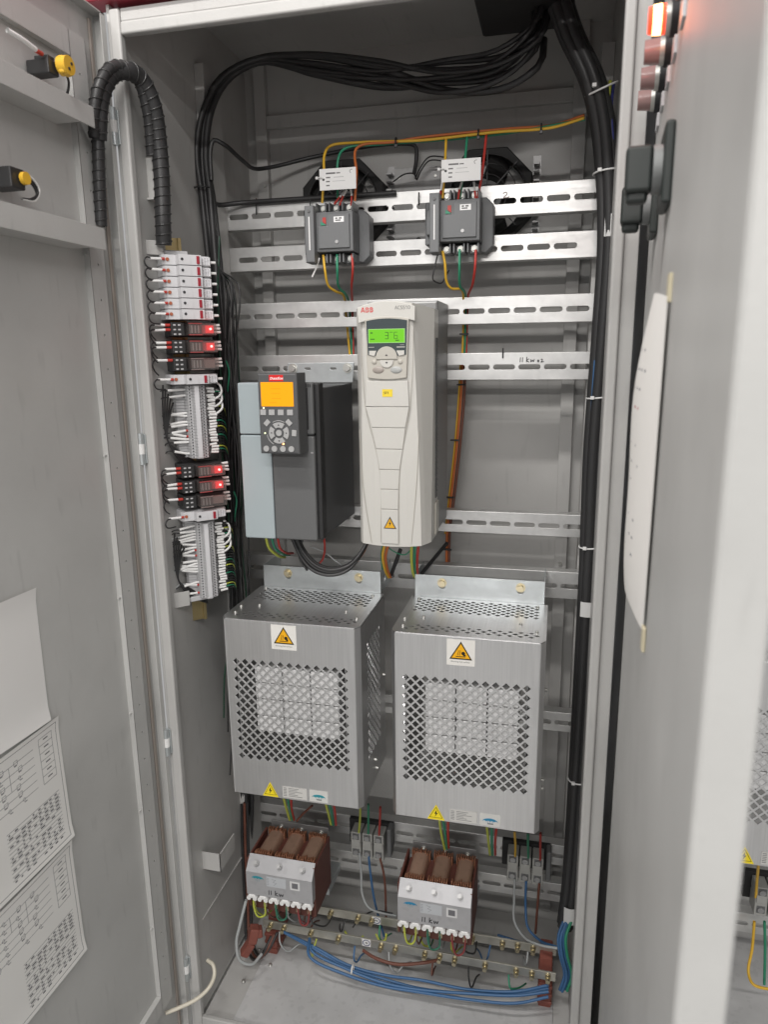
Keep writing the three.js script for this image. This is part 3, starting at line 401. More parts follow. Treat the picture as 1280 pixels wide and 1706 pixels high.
  mesh(k, 'indicator_led', cyl(0.0016, 0.0012, 'z', kx(0.6), ky(0.872), Z + 0.0004, 10), S({ color: rgb(1, 0.5, 0.2), emissive: rgb(1, 0.45, 0.15), emissiveIntensity: 3 }));
  mesh(k, 'indicator_led', cyl(0.0012, 0.0012, 'z', kx(0.14), ky(0.74), Z + 0.0004, 10), S({ color: rgb(0.9, 1, 0.6), emissive: rgb(0.9, 1, 0.5), emissiveIntensity: 1.6 }));
  mesh(k, 'indicator_led', cyl(0.0014, 0.0012, 'z', kx(0.135), ky(0.425), Z + 0.0004, 10), S({ color: rgb(1, 0.9, 0.6), emissive: rgb(1, 0.8, 0.4), emissiveIntensity: 1.6 }));
}

// ---------- perforated resistor boxes ----------
const warnTex = canvasTex(256, 256, (c, w, h) => { c.fillStyle = '#e4e2dd'; c.fillRect(0, 0, w, h); const tri = (m, col) => { c.fillStyle = col; c.beginPath(); c.moveTo(128, 18 + m * 1.7); c.lineTo(232 - m * 1.5, 196 - m); c.lineTo(24 + m * 1.5, 196 - m); c.closePath(); c.fill(); }; tri(0, '#2a2410'); tri(13, '#f0b010');
  c.fillStyle = '#1c1a12'; c.fillRect(84, 164, 86, 7); c.beginPath(); c.arc(150, 134, 17, 0, 7); c.fill(); c.fillRect(150, 145, 22, 16); c.lineWidth = 5; c.strokeStyle = '#5a3a08'; for (const x of [104, 120]) { c.beginPath(); c.moveTo(x, 156); c.bezierCurveTo(x - 14, 138, x + 14, 124, x, 104); c.stroke(); } c.fillStyle = '#444'; c.font = '19px sans-serif'; c.fillText('Warning hot surface', 38, 226); });
const boltTex = canvasTex(128, 128, (c, w, h) => { c.fillStyle = '#f2da20'; c.fillRect(0, 0, w, h); c.strokeStyle = '#1e1a08'; c.lineWidth = 3; c.beginPath(); c.moveTo(64, 22); c.lineTo(110, 110); c.lineTo(18, 110); c.closePath(); c.stroke(); c.fillStyle = '#1e1a08'; c.beginPath(); c.moveTo(68, 42); c.lineTo(52, 78); c.lineTo(63, 76); c.lineTo(56, 104); c.lineTo(78, 68); c.lineTo(67, 70); c.closePath(); c.fill(); });
const rateTex = canvasTex(256, 112, (c, w, h) => { c.fillStyle = '#c9c8c4'; c.fillRect(0, 0, w, h); c.fillStyle = '#6a6a6c'; for (let r = 0; r < 6; r++) { c.fillRect(10, 14 + r * 15, 34, 6); c.fillRect(62, 14 + r * 15, 60 + 90 * hash(r, 3), 5); } c.strokeStyle = '#999'; c.strokeRect(3, 3, w - 6, h - 6); });
const umbGeo = (cx, cy, s, z) => { const sh = new THREE.Shape(); sh.moveTo(-s, 0); sh.bezierCurveTo(-s * 0.8, s * 0.62, s * 0.8, s * 0.62, s, 0); const n = 4; for (let k = 0; k < n; k++) { const x0 = s - k * 2 * s / n, x1 = s - (k + 1) * 2 * s / n; sh.quadraticCurveTo((x0 + x1) / 2, s * 0.24, x1, 0); } const g = new THREE.ExtrudeGeometry(sh, { depth: 0.0004, bevelEnabled: false, curveSegments: 8 }); g.translate(cx, cy, z); return g; };
const umbMat = S({ color: rgb(0.02, 0.22, 0.40), roughness: 0.4 }), umbMatG = S({ color: rgb(0.02, 0.26, 0.32), roughness: 0.4 });
function resistorBox(x, label, umat, extra) {
  const W = 0.26, H = 0.371, D = 0.197, t = thing('brake_resistor', label, 'resistor', 'perforated resistor boxes', [x, 0.572, -0.2375]);
  const dia = (cx, cy, a, b) => [[cx - a, cy], [cx, cy - b], [cx + a, cy], [cx, cy + b]], fh = [];
  for (let r = 0; r < 12; r++) for (let k = 0; k < 13; k++) { const cx = 0.021 + k * 0.01805, cy = 0.285 - r * 0.01822; fh.push(dia(cx, cy, 0.0064, 0.0064)); if (r < 11 && k < 12) fh.push(dia(cx + 0.009, cy - 0.0091, 0.0064, 0.0064)); }
  mesh(t, 'front_panel', poly([[0.002, 0.0005], [W - 0.002, 0.0005], [W - 0.002, H - 0.0005], [0.002, H - 0.0005]], D - 0.0015, D, 0.0005, fh), M.box);
  // top: two perforated fields
  const th = []; for (let r = 0; r < 5; r++) for (let k = 0; k < 14; k++) { if (r < 5) th.push(dia(0.015 + k * 0.0178, 0.016 + r * 0.0155, 0.0058, 0.0052)); if (r < 4 && k < 13) th.push(dia(0.0239 + k * 0.0178, 0.0237 + r * 0.0155, 0.0058, 0.0052)); }
  for (let k = 0; k < 13; k++) { th.push(dia(0.018 + k * 0.0186, 0.174, 0.0058, 0.0042)); th.push(dia(0.0273 + k * 0.0186, 0.165, 0.0058, 0.0042)); if (k > 0) th.push(dia(0.018 + k * 0.0186 - 0.0, 0.1558, 0.005, 0.0038)); }
  const top = poly([[-0.0065, 0.0], [W + 0.0065, 0.0], [W + 0.0065, D - 0.0145], [W - 0.002, D - 0.002], [0.002, D - 0.002], [-0.0065, D - 0.0145]], 0, 0.0015, 0, th); top.rotateX(Math.PI / 2); top.translate(0, H, 0);
  mesh(t, 'top_panel', top, M.box);
  const sh = []; for (let r = 0; r < 14; r++) for (let k = 0; k < 6; k++) { sh.push(dia(0.05 + k * 0.018, 0.08 + r * 0.0182, 0.0064, 0.0064)); if (r < 13 && k < 5) sh.push(dia(0.059 + k * 0.018, 0.0891 + r * 0.0182, 0.0064, 0.0064)); }
  for (const s of [0, 1]) { const q = poly([[0.0, 0.0], [D - 0.012, 0.0], [D - 0.012, H - 0.003], [0.0, H - 0.003]], 0, 0.0015, 0, sh); q.rotateY(-Math.PI / 2); q.translate(s ? W + 0.007 : -0.0055, 0, 0); mesh(t, 'side_panel', q, M.box); }
  for (const s of [0, 1]) { const e = s ? [[W - 0.0022, D - 0.0004], [W + 0.0062, D - 0.0128], [W + 0.0072, D - 0.0122], [W - 0.001, D]] : [[0.0022, D - 0.0004], [-0.0062, D - 0.0128], [-0.0072, D - 0.0122], [0.001, D]]; const g = poly(e.map(([a, b]) => [a, -b]), 0, H - 0.002); g.rotateX(-Math.PI / 2); mesh(t, 'front_bevel', g, M.box); }
  mesh(t, 'base_panel', bx(0.002, W - 0.002, 0.03, 0.0315, 0.002, D - 0.003, 0), M.box);
  const fl = mesh(t, 'mounting_flange', [poly([[0, -0.0], [W, -0.0], [W, 0.047], [0, 0.047]], -0.0025, -0.0005, 0.0004, [slotPath(0.056, 0.026, 0.014, 0.0139), slotPath(0.213, 0.026, 0.014, 0.0139)])].map((g) => g.translate(0, H, 0)), M.zinc);
  for (const s of [0, 1]) { const ear = poly([[-0.09, 0.0], [0.0, 0.0], [0.0, 0.047], [-0.09, 0.047]], 0, 0.002, 0, [slotPath(-0.03, 0.025, 0.022, 0.0219)]); ear.rotateY(-Math.PI / 2); ear.translate(s ? W : 0.002, H, -0.0025); mesh(fl, 'ear', ear, M.zinc); }
  for (const bxp of [0.056, 0.213]) mesh(fl, 'bolt', bolt(bxp, H + 0.032, -0.0005, 0.0064), M.brassBolt);
  for (const [sx, sz] of [[0.01, 0.165], [0.006, 0.13], [0.25, 0.15], [0.248, 0.02], [0.22, 0.118], [0.04, 0.118], [0.012, 0.018]]) mesh(t, 'screw', cyl(0.0034, 0.0035, 'y', sx, H + 0.002, sz, 10, 0.0026), M.bolt);
  for (const [sy, sz] of [[0.05, 0.10], [0.025, 0.09], [0.2, 0.02]]) mesh(t, 'screw', cyl(0.0038, 0.005, 'x', W + 0.0102, sy, sz, 10, 0.003), M.bolt);
  mesh(t, 'tab', bx(W - 0.055, W - 0.035, -0.006, 0.002, D - 0.012, D - 0.008), M.zinc);
  // ceramic resistor blocks close behind the front
  for (let r = 0; r < 4; r++) for (let k = 0; k < 3; k++) mesh(t, 'ceramic_block', bx(0.057 + k * 0.0565, 0.1115 + k * 0.0565, 0.142 + r * 0.0343, 0.1745 + r * 0.0343, D - 0.05, D - 0.0022, 0.002), M.ceramic);
  for (const ix of [0.018, 0.236]) mesh(t, 'added_side_blind', bx(ix, ix + 0.004, 0.05, 0.345, 0.02, D - 0.006), M.alu);  // plates added so the side holes look dark, hiding the pale blocks
  sheet(t, 'warning_sticker', 0.096, 0.146, 0.3175, 0.3665, D + 0.0003, warnTex);
  { const g = poly([[0.0615, 0.002], [0.0945, 0.002], [0.078, 0.0335]], D + 0.0003, D + 0.0007), p = g.attributes.position, uv = g.attributes.uv; for (let i = 0; i < p.count; i++) uv.setXY(i, (p.getX(i) - 0.0615) / 0.033, (p.getY(i) - 0.002) / 0.0315); mesh(t, 'warning_triangle', g, prints(boltTex), true); }
  sheet(t, 'rating_label', 0.104, 0.155, 0.004, 0.029, D + 0.0003, rateTex);
  const lg = sheet(t, 'maker_label', 0.160, 0.198, 0.004, 0.029, D + 0.0003, canvasTex(64, 48, (c, w, h) => { c.fillStyle = '#cfcfcb'; c.fillRect(0, 0, w, h); c.fillStyle = '#777'; c.fillRect(24, 36, 18, 5); }));
  mesh(lg, 'umbrella_emblem', umbGeo(0.179, 0.0135, 0.0145, D + 0.0007), umat);
  mesh(lg, 'umbrella_emblem', [bx(0.1742, 0.1748, 0.0095, 0.015, D + 0.0007, D + 0.001, 0), bx(0.1787, 0.1793, 0.0085, 0.016, D + 0.0007, D + 0.001, 0), bx(0.1832, 0.1838, 0.0095, 0.015, D + 0.0007, D + 0.001, 0)], umat);
  return t;
}
resistorBox(0.056, 'perforated steel resistor box hung below the dark grey drive', umbMatG);
resistorBox(0.3886, 'perforated steel resistor box hung beside the thick black cable bundle', umbMat);
resistorBox(0.92, 'perforated steel resistor box of the neighbouring cabinet, glimpsed past the door edge', umbMat);
{ const nb = thing('switchgear_cabinet', 'neighbouring light grey cabinet, a strip of its inside showing past the door edge', 'cabinet');
  mesh(nb, 'back_panel', bx(0.80, 1.58, -0.07, 2.06, ZB - 0.002, ZB, 0), M.paint);
  mesh(nb, 'side_wall', bx(0.782, 0.784, -0.07, 2.06, ZB, -0.02, 0), M.paint);
  mesh(nb, 'side_wall', bx(1.56, 1.562, -0.07, 2.06, ZB, -0.02, 0), M.paint);
  mesh(nb, 'floor_plate', bx(0.80, 1.56, 0.0, 0.03, ZB, -0.02, 0), M.plate);
  mesh(nb, 'top_panel', bx(0.80, 1.56, 2.06, 2.062, ZB, -0.02, 0), M.paint); }
// ---------- upright row of small devices, turned half towards the opening ----------
const DIN = [-0.008, 0, -0.035], DT = Math.PI / 4;
const din = (name, label, cat, group, y) => thing(name, label, cat, group, [DIN[0], y, DIN[2]], DT);
{ const t = din('din_rail', 'brass coloured mounting rail behind the upright row of breakers and terminals', 'rail', null, 0.905);
  mesh(t, 'web', bx(0.016, 0.046, 0, 0.735, -0.0775, -0.076, 0), M.brass); for (const x of [0.012, 0.0465]) mesh(t, 'lip', bx(x, x + 0.005, 0, 0.735, -0.072, -0.0705, 0.0004), M.brass); mesh(t, 'lip', [bx(0.0155, 0.017, 0, 0.735, -0.0762, -0.0708, 0), bx(0.0455, 0.047, 0, 0.735, -0.0762, -0.0708, 0)], M.brass); }
for (const [y, w] of [[1.607, 'top'], [0.955, 'bottom']]) { const t = din('rail_bracket', 'light grey angle bracket carrying the ' + w + ' end of the brass rail', 'bracket', null, y);
  mesh(t, 'plate', bx(-0.03, 0.05, 0, 0.026, -0.081, -0.079), M.paint); mesh(t, 'foot', bx(0.006, 0.008, 0, 0.026, -0.079, -0.03), M.paint); mesh(t, 'face', bx(-0.022, 0.008, y > 1 ? -0.004 : 0.0, y > 1 ? 0.02 : 0.03, -0.032, -0.030), M.paint); mesh(t, 'end_clamp', bx(0.008, 0.052, y > 1 ? -0.002 : 0.004, y > 1 ? 0.006 : 0.014, -0.07, -0.035, 0.002), M.term); }
const sleeveL = (t, x, y, z, len, ang = 0, mat = M.white) => { const g = cyl(0.0024, len, 'x', -len / 2, 0, 0, 8); g.rotateZ(ang); g.translate(x, y, z); return mesh(t, 'marker_sleeve', g, mat); };
const mcbLab = canvasTex(64, 64, (c, w, h) => { c.fillStyle = '#dfdfe2'; c.fillRect(0, 0, w, h); c.fillStyle = '#8a8a90'; for (let r = 0; r < 5; r++) for (let k = 0; k < 3; k++) c.fillRect(6 + k * 19, 8 + r * 11, 6 + 9 * hash(r, k), 5); });
function breaker(y, h, label, group) {
  const t = din('circuit_breaker', label, 'breaker', group, y);
  const prof = [[0, -0.062], [0.087, -0.062], [0.087, -0.02], [0.082, -0.014], [0.066, -0.012], [0.064, 0.0], [0.024, 0.0], [0.022, -0.012], [0.004, -0.014], [0, -0.02]];
  const g = poly(prof.map(([a, b]) => [a, -b]).reverse(), 0, h - 0.0012, 0.0006); g.rotateX(-Math.PI / 2); // shape y -> -z, depth -> y
  const q = g.clone(); mesh(t, 'body', q, M.whiteP);
  mesh(t, 'test_hole', cyl(0.0024, 0.001, 'z', 0.030, h / 2, 0.0003, 12), M.ink);
  mesh(t, 'toggle', bx(0.0555, 0.0605, 0.002, h - 0.003, -0.002, 0.002, 0.0006), S({ color: rgb(0.32, 0.02, 0.035), roughness: 0.4 }));
  sheet(t, 'print_label', 0.0665, 0.083, 0.002, h - 0.003, -0.0115, mcbLab, 0.0006);
  mesh(t, 'terminal_screw', cyl(0.003, 0.002, 'z', 0.008, h / 2, -0.0125, 10), S({ color: rgb(0.4, 0.12, 0.06), roughness: 0.4 }));
  const w = mesh(t, 'lead', tube([[-0.022, h / 2, -0.010], [-0.029, h / 2 + 0.0005, -0.004], [-0.0345, h / 2 - 0.006, 0.0], [-0.032, h / 2 - 0.013, -0.002], [-0.025, h / 2 - 0.0165, -0.008], [-0.012, h / 2 - 0.0172, -0.016]], 0.0014, 20, 6), M.black);
  sleeveL(t, -0.002, h / 2, -0.012, 0.0225, 0.05 * (rnd() - 0.5)); mesh(t, 'ferrule', cyl(0.0024, 0.006, 'x', 0.0, h / 2, -0.012, 8), M.red); sleeveL(t, 0.096, h / 2 - 0.001, -0.02, 0.009);
}
for (let k = 0; k < 6; k++) breaker(1.4935 + k * 0.0184, 0.0184, 'white miniature breaker with red toggle in the block of six', 'block of six white breakers');
breaker(1.380, 0.0184, 'single white breaker between the upper relays and the upper terminals');
breaker(1.1265, 0.0184, 'single white breaker between the lower relays and the lower terminals');
function relay(y, h, lit, label, group) {
  const t = din('relay', label, 'relay', group, y);
  mesh(t, 'socket', [bx(0.006, 0.089, 0, h - 0.001, -0.062, -0.03, 0.0015), bx(0.006, 0.030, 0.001, h - 0.002, -0.03, -0.014, 0.0015), bx(0.03, 0.086, 0.001, h - 0.002, -0.03, -0.024, 0.001)], M.black);
  const c = mesh(t, 'case', bx(0.034, 0.085, 0.0025, h - 0.0035, -0.024, 0.0, 0.0015), M.smoke);
  mesh(c, 'coil', bx(0.037, 0.058, 0.005, h - 0.006, -0.0225, -0.006, 0.001), S({ color: rgb(0.10, 0.075, 0.07), roughness: 0.5 }));
  mesh(c, 'frame', [bx(0.060, 0.082, 0.005, h - 0.006, -0.0225, -0.012, 0.001), bx(0.0335, 0.0575, 0.0022, 0.0038, -0.002, 0.0006, 0), bx(0.0335, 0.0575, h - 0.0048, h - 0.0032, -0.002, 0.0006, 0)], lit ? S({ color: rgb(0.32, 0.06, 0.06), roughness: 0.5 }) : S({ color: rgb(0.22, 0.17, 0.16), roughness: 0.5 }));
  for (let k = 0; k < 3; k++) mesh(c, 'contact', bx(0.039 + k * 0.006, 0.0415 + k * 0.006, 0.006, h - 0.007, -0.006, -0.003, 0.0004), M.alu);
  if (lit) { mesh(c, 'indicator_led', bx(0.066, 0.081, 0.006, h - 0.007, -0.0105, -0.006, 0.001), M.led); mesh(c, 'indicator_led', cyl(0.0022, 0.002, 'z', 0.074, h / 2, -0.003, 10), M.ledHot); const p = new THREE.PointLight(0xff2020, 0.0007, 0, 2); p.position.set(0.074, h / 2, 0.008); t.add(p); }
  for (let k = 0; k < 2; k++) for (let j = 0; j < 3; j++) mesh(t, 'pin_mark', bx(0.010 + k * 0.0085, 0.0145 + k * 0.0085, 0.003 + j * h * 0.3, 0.0055 + j * h * 0.3, -0.014, -0.0135, 0), M.term);
  const n = lit ? 2 : 1; for (let k = 0; k < n; k++) { const yy = h * 0.75 - k * 0.008; sleeveL(t, -0.002, yy, -0.02, 0.021, 0.12 * (rnd() - 0.5)); mesh(t, 'ferrule', cyl(0.0027, 0.0085, 'x', 0.001, yy, -0.018, 8), M.red); mesh(t, 'lead', tube([[-0.022, yy, -0.018], [-0.029, yy - 0.001, -0.012], [-0.033, yy - 0.008, -0.008], [-0.029, yy - 0.018, -0.012], [-0.02, yy - 0.026, -0.022]], 0.0014, 14, 6), M.black); }
  for (let k = 0; k < 3; k++) sleeveL(t, 0.1, h * 0.8 - k * 0.0065, -0.03 + 0.002 * k, 0.014, 0.25 * (rnd() - 0.6));
}
for (const [y, h, lit, l, g] of [[1.464, 0.0265, 1, 'plug-in relay with glowing red LED, directly below the six breakers'], [1.4335, 0.0265, 1, 'plug-in relay with glowing red LED, second below the six breakers'], [1.403, 0.0265, 0, 'dark unlit plug-in relay above the upper single breaker'],
  [1.207, 0.0265, 1, 'plug-in relay with glowing red LED, directly below the upper terminals'], [1.178, 0.0265, 1, 'plug-in relay with glowing red LED, second below the upper terminals'], [1.149, 0.0265, 0, 'dark unlit plug-in relay above the lower single breaker']]) relay(y, h, lit, l, 'plug-in relays in the upright row');
function strip(y0, n, label, up) {
  const p = 0.0054, t = din('terminal_strip', label, 'terminals', 'grey terminal strips', y0);
  const slice = uvm(join((() => { const g = poly([[0.012, -0.06], [0.064, -0.06], [0.067, -0.03], [0.06, -0.018], [0.05, -0.016], [0.048, -0.010], [0.038, -0.010], [0.036, -0.02], [0.030, -0.022], [0.028, -0.045], [0.014, -0.048]].map(([a, b]) => [a, -b]).reverse(), 0, p - 0.0006, 0.0003); g.rotateX(-Math.PI / 2); return g; })()));
  const hole = uvm(join([bx(0.0535, 0.0565, 0.0013, 0.0035, -0.0175, -0.0168, 0), bx(0.0605, 0.063, 0.0013, 0.0035, -0.024, -0.0205, 0), bx(0.0315, 0.034, 0.0013, 0.0035, -0.0222, -0.0205, 0)]));
  for (let k = 0; k < n; k++) { const m = new THREE.Mesh(slice, M.term); m.name = 'terminal'; m.position.y = k * p; m.castShadow = m.receiveShadow = true; t.add(m); const q = new THREE.Mesh(hole, M.ink); q.name = 'clamp_hole'; m.add(q); }
  mesh(t, 'marker_strip', bx(0.039, 0.047, 0.002, n * p - 0.002, -0.0098, -0.0088, 0.0003), M.whiteP);
  const wl = [], side = ['left', 'right'];
  for (let k = 1; k < n - 1; k++) {
    const y = y0 + k * p + 0.0024;
    if (rnd() > 0.42) { const w = din('control_wire', 'thin black control wire with white marker sleeve entering the ' + up + ' terminal strip', 'wire', 'control wires of the ' + up + ' terminal strip', y), a = rr(-0.35, 0.45), len = rr(0.022, 0.031);
      mesh(w, 'ferrule', cyl(0.0022, 0.007, 'x', 0.0275, 0, -0.036, 7), rnd() > 0.75 ? M.red : M.white); sleeveL(w, 0.025, 0, -0.036, len, -a * 0.6);
      const ex = 0.025 - len * Math.cos(a * 0.6), ey = len * Math.sin(a * 0.6); mesh(w, 'wire', tube([[ex, ey, -0.036], [ex - 0.012, ey + 0.004 * a, -0.037], [ex - 0.02 - rr(0, 0.008), ey - 0.012, -0.04], [-0.028 + rr(-0.004, 0.004), ey - 0.03, -0.046], [-0.024, ey - 0.052, -0.056]], 0.0013, 22, 6), rnd() > 0.86 ? M.grey : M.black); }
    const c = din('control_wire', 'white marker sleeve of a wire leaving the ' + up + ' terminal strip towards the black bundle', 'wire', 'outgoing wires of the ' + up + ' terminal strip', y);
    sleeveL(c, 0.081 + rr(-0.002, 0.003), 0, -0.028, 0.014, 0.25 * (rnd() - 0.5)); mesh(c, 'wire', tube([[0.081, 0, -0.028], [0.092, 0, -0.032], [0.104, -0.006, -0.044], [0.112, -0.022, -0.06]], 0.0012, 14, 5), k % 7 === 3 ? M.yg : k % 5 === 2 ? M.green : M.black);
  }
  for (let k = 0; k < 3; k++) { const y = 0.03 + k * 0.014, w = din('control_wire', 'white looped wire on the outgoing edge of the ' + up + ' terminal strip', 'wire', 'white loops of the ' + up + ' terminal strip', y0 + y + n * p * 0.35); mesh(w, 'wire', tube([[0.068, 0, -0.03], [0.085, 0.004, -0.028], [0.096, 0.013, -0.03], [0.096, 0.026, -0.034], [0.088, 0.034, -0.04]], 0.0022, 20, 6), M.white); }
}
strip(1.243, 25, 'grey terminal strip below the upper single breaker', 'upper');
strip(0.968, 28, 'grey terminal strip below the lower single breaker', 'lower');
for (const [y, l] of [[1.30, 'upper'], [1.03, 'lower']]) for (let k = 0; k < 5; k++) { const w = solo('control_wire', tube([[-0.02 + k * 0.002, y + 0.08 - k * 0.008, -0.03 - k * 0.004], [-0.036 + k * 0.002, y + 0.03, -0.05 - k * 0.003], [-0.037, y - 0.02, -0.06], [-0.03, y - 0.06 + k * 0.004, -0.085], [-0.012, y - 0.085 + k * 0.003, -0.12]].map(([a, b, c]) => [a, b, c + 0.012]), 0.0018, 30, 6), M.black, 'loose black wire hanging behind the ' + l + ' terminal strip against the wall', 'wire', 'loose wires behind the ' + l + ' terminal strip'); }

// ---------- chokes ----------
function choke(x, label, umat) {
  const t = thing('line_reactor', label, 'choke', 'copper chokes', [x, 0.225, -0.245]);
  // local: x 0..0.151, y up, z towards the front plate at 0.145
  mesh(t, 'core', [bx(0.004, 0.148, 0.0, 0.04, 0.03, 0.12, 0.002), bx(0.004, 0.148, 0.085, 0.12, 0.03, 0.115, 0.002)], M.rust);
  for (let k = 0; k < 3; k++) { const cx = 0.03 + k * 0.049;
    mesh(t, 'coil', (() => { const s = new THREE.Shape(); s.moveTo(-0.0185, 0.008); s.lineTo(0.0185, 0.008); s.lineTo(0.0185, 0.122); s.quadraticCurveTo(0.0175, 0.138, 0.008, 0.139); s.lineTo(-0.008, 0.139); s.quadraticCurveTo(-0.0175, 0.138, -0.0185, 0.122); const g = new THREE.ExtrudeGeometry(s, { depth: 0.07, bevelEnabled: false, curveSegments: 6 }); g.translate(cx, 0, 0.036); return g; })(), M.paperWrap);
    for (const zz of [0.105, 0.026]) { const fr = []; for (let j = 0; j < 9; j++) fr.push(bx(cx - 0.021 + j * 0.0048, cx - 0.0182 + j * 0.0048, 0.06, 0.139 + 0.006 * hash(j, k + zz * 100) , zz, zz + 0.010 + 0.004 * hash(k, j), 0.0006)); mesh(t, 'winding_end', fr, M.copper); } }
  mesh(t, 'end_cheek', [bx(0.148, 0.1525, 0.01, 0.132, 0.02, 0.128, 0.001)], M.rust); mesh(t, 'end_cheek', [bx(-0.0035, 0.001, 0.01, 0.132, 0.02, 0.128, 0.001)], M.rust);
  mesh(t, 'rear_plate', [poly([[0.006, 0.1], [0.146, 0.1], [0.146, 0.145], [0.006, 0.145]], 0.008, 0.011, 0.0005)], M.alu);
  for (let k = 0; k < 3; k++) mesh(t, 'rear_bolt', bolt(0.03 + k * 0.049, 0.128, 0.011, 0.005), M.bolt);
  // front label housing with a sloping top
  const cover = (() => { const g = poly([[-0.118, 0.056], [-0.145, 0.056], [-0.145, 0.113], [-0.12, 0.139], [-0.118, 0.137]].reverse(), 0, 0.152, 0.0012); g.rotateY(Math.PI / 2); return g; })();
  const hs = mesh(t, 'label_housing', cover, S({ color: rgb(0.5, 0.5, 0.515), roughness: 0.42, metalness: 0.25, map: grime }));
  for (let k = 0; k < 3; k++) { const b = [cyl(0.0062, 0.002, 'y', 0, 0.001, 0, 14), cyl(0.0044, 0.011, 'y', 0, 0.007, 0, 8), cyl(0.006, 0.004, 'y', 0, 0.005, 0, 6)]; for (const g of b) { g.rotateX(0.75); g.translate(0.022 + k * 0.053, 0.126, 0.1335); } mesh(hs, 'clamp_bolt', b, M.alu); }
  const lt = canvasTex(256, 112, (c, w, h) => { c.fillStyle = '#b9bcc0'; c.fillRect(0, 0, w, h); c.fillStyle = '#9a9da2'; for (let r = 0; r < 5; r++) { c.fillRect(6, 14 + r * 18, 26, 8); } c.strokeStyle = '#77797e'; c.lineWidth = 3; c.beginPath(); c.moveTo(70, 22); c.lineTo(120, 30); c.lineTo(86, 56); c.lineTo(130, 64); c.lineTo(92, 92); c.stroke(); });
  sheet(hs, 'rating_label', 0.048, 0.093, 0.084, 0.108, 0.1452, lt); sheet(hs, 'square_sticker', 0.102, 0.124, 0.085, 0.106, 0.1452, canvasTex(32, 32, (c) => { c.fillStyle = '#d4d4d4'; c.fillRect(0, 0, 32, 32); c.fillStyle = '#6c6c70'; c.fillRect(6, 6, 20, 20); }));
  mesh(hs, 'umbrella_emblem', umbGeo(0.027, 0.098, 0.0145, 0.1452), umat); mesh(hs, 'umbrella_emblem', [bx(0.0225, 0.0232, 0.092, 0.099, 0.1452, 0.1456, 0), bx(0.0267, 0.0274, 0.09, 0.1, 0.1452, 0.1456, 0), bx(0.031, 0.0317, 0.092, 0.099, 0.1452, 0.1456, 0)], S({ color: rgb(0.2, 0.35, 0.4), roughness: 0.5 }));
  const hw = kw.slice(0, 5).map((s) => stroke(s.map(([u, v]) => [0.052 + u * 0.0115, 0.063 + v * 0.0115, 0.1452]), 0.0009)); mesh(hs, 'handwriting', hw, M.ink);
  const cols = [M.yg, M.yg, S({ color: rgb(0.04, 0.17, 0.11), roughness: 0.5 }), 0, S({ color: rgb(0.26, 0.05, 0.05), roughness: 0.5 }), 0];
  for (let k = 0; k < 6; k++) { const cx = 0.012 + k * 0.0255; const clip = mesh(t, 'terminal_clip', [bx(cx - 0.008, cx + 0.008, 0.047, 0.0565, 0.118, 0.147, 0.003), cyl(0.005, 0.012, 'z', cx - 0.007, 0.048, 0.142, 10), cyl(0.005, 0.012, 'z', cx + 0.007, 0.048, 0.142, 10)], M.white);
    mesh(clip, 'lug', [cyl(0.0034, 0.014, 'y', cx, 0.036, 0.135, 10), bx(cx - 0.004, cx + 0.004, 0.022, 0.032, 0.134, 0.1365, 0.0006)], M.brassBolt);
    if (k % 2 === 0) mesh(t, 'lead', tube([[cx, 0.044, 0.137], [cx + 0.001, 0.022, 0.14], [cx + 0.006, -0.002, 0.138], [cx + 0.014, -0.008, 0.132], [cx + 0.022, 0.0, 0.132], [cx + 0.0255, 0.022, 0.136], [cx + 0.0255, 0.044, 0.137]].map(([a, b, c], i) => [a + (i > 0 && i < 6 ? 0.004 * (hash(i, k + x * 100) - 0.5) : 0), b - 0.008 * (i > 1 && i < 5) * hash(k, x * 50), c]), 0.002, 28, 7), cols[k]);
    mesh(t, 'tail', tube([[cx, 0.03, 0.136], [cx + 0.003 * (hash(k, 3) - 0.5), 0.004, 0.13], [cx + 0.012 * (hash(k, 4) - 0.4), -0.03, 0.105], [cx + 0.02 * (hash(k, 5) - 0.3), -0.06, 0.075], [cx + 0.02 * (hash(k, 5) - 0.3), -0.082, 0.02]], 0.002, 20, 6), [M.yg, M.brown, cols[2], M.grey, cols[4], M.black][k]); }
  mesh(t, 'foot', [bx(0.0, 0.15, -0.018, 0.0, -0.06, 0.03)], M.zinc);
  return t;
}
choke(0.039, 'copper wound choke below the box hung from the dark grey drive', umbMatG);
choke(0.377, 'copper wound choke standing between the two three pole terminals', umbMat);
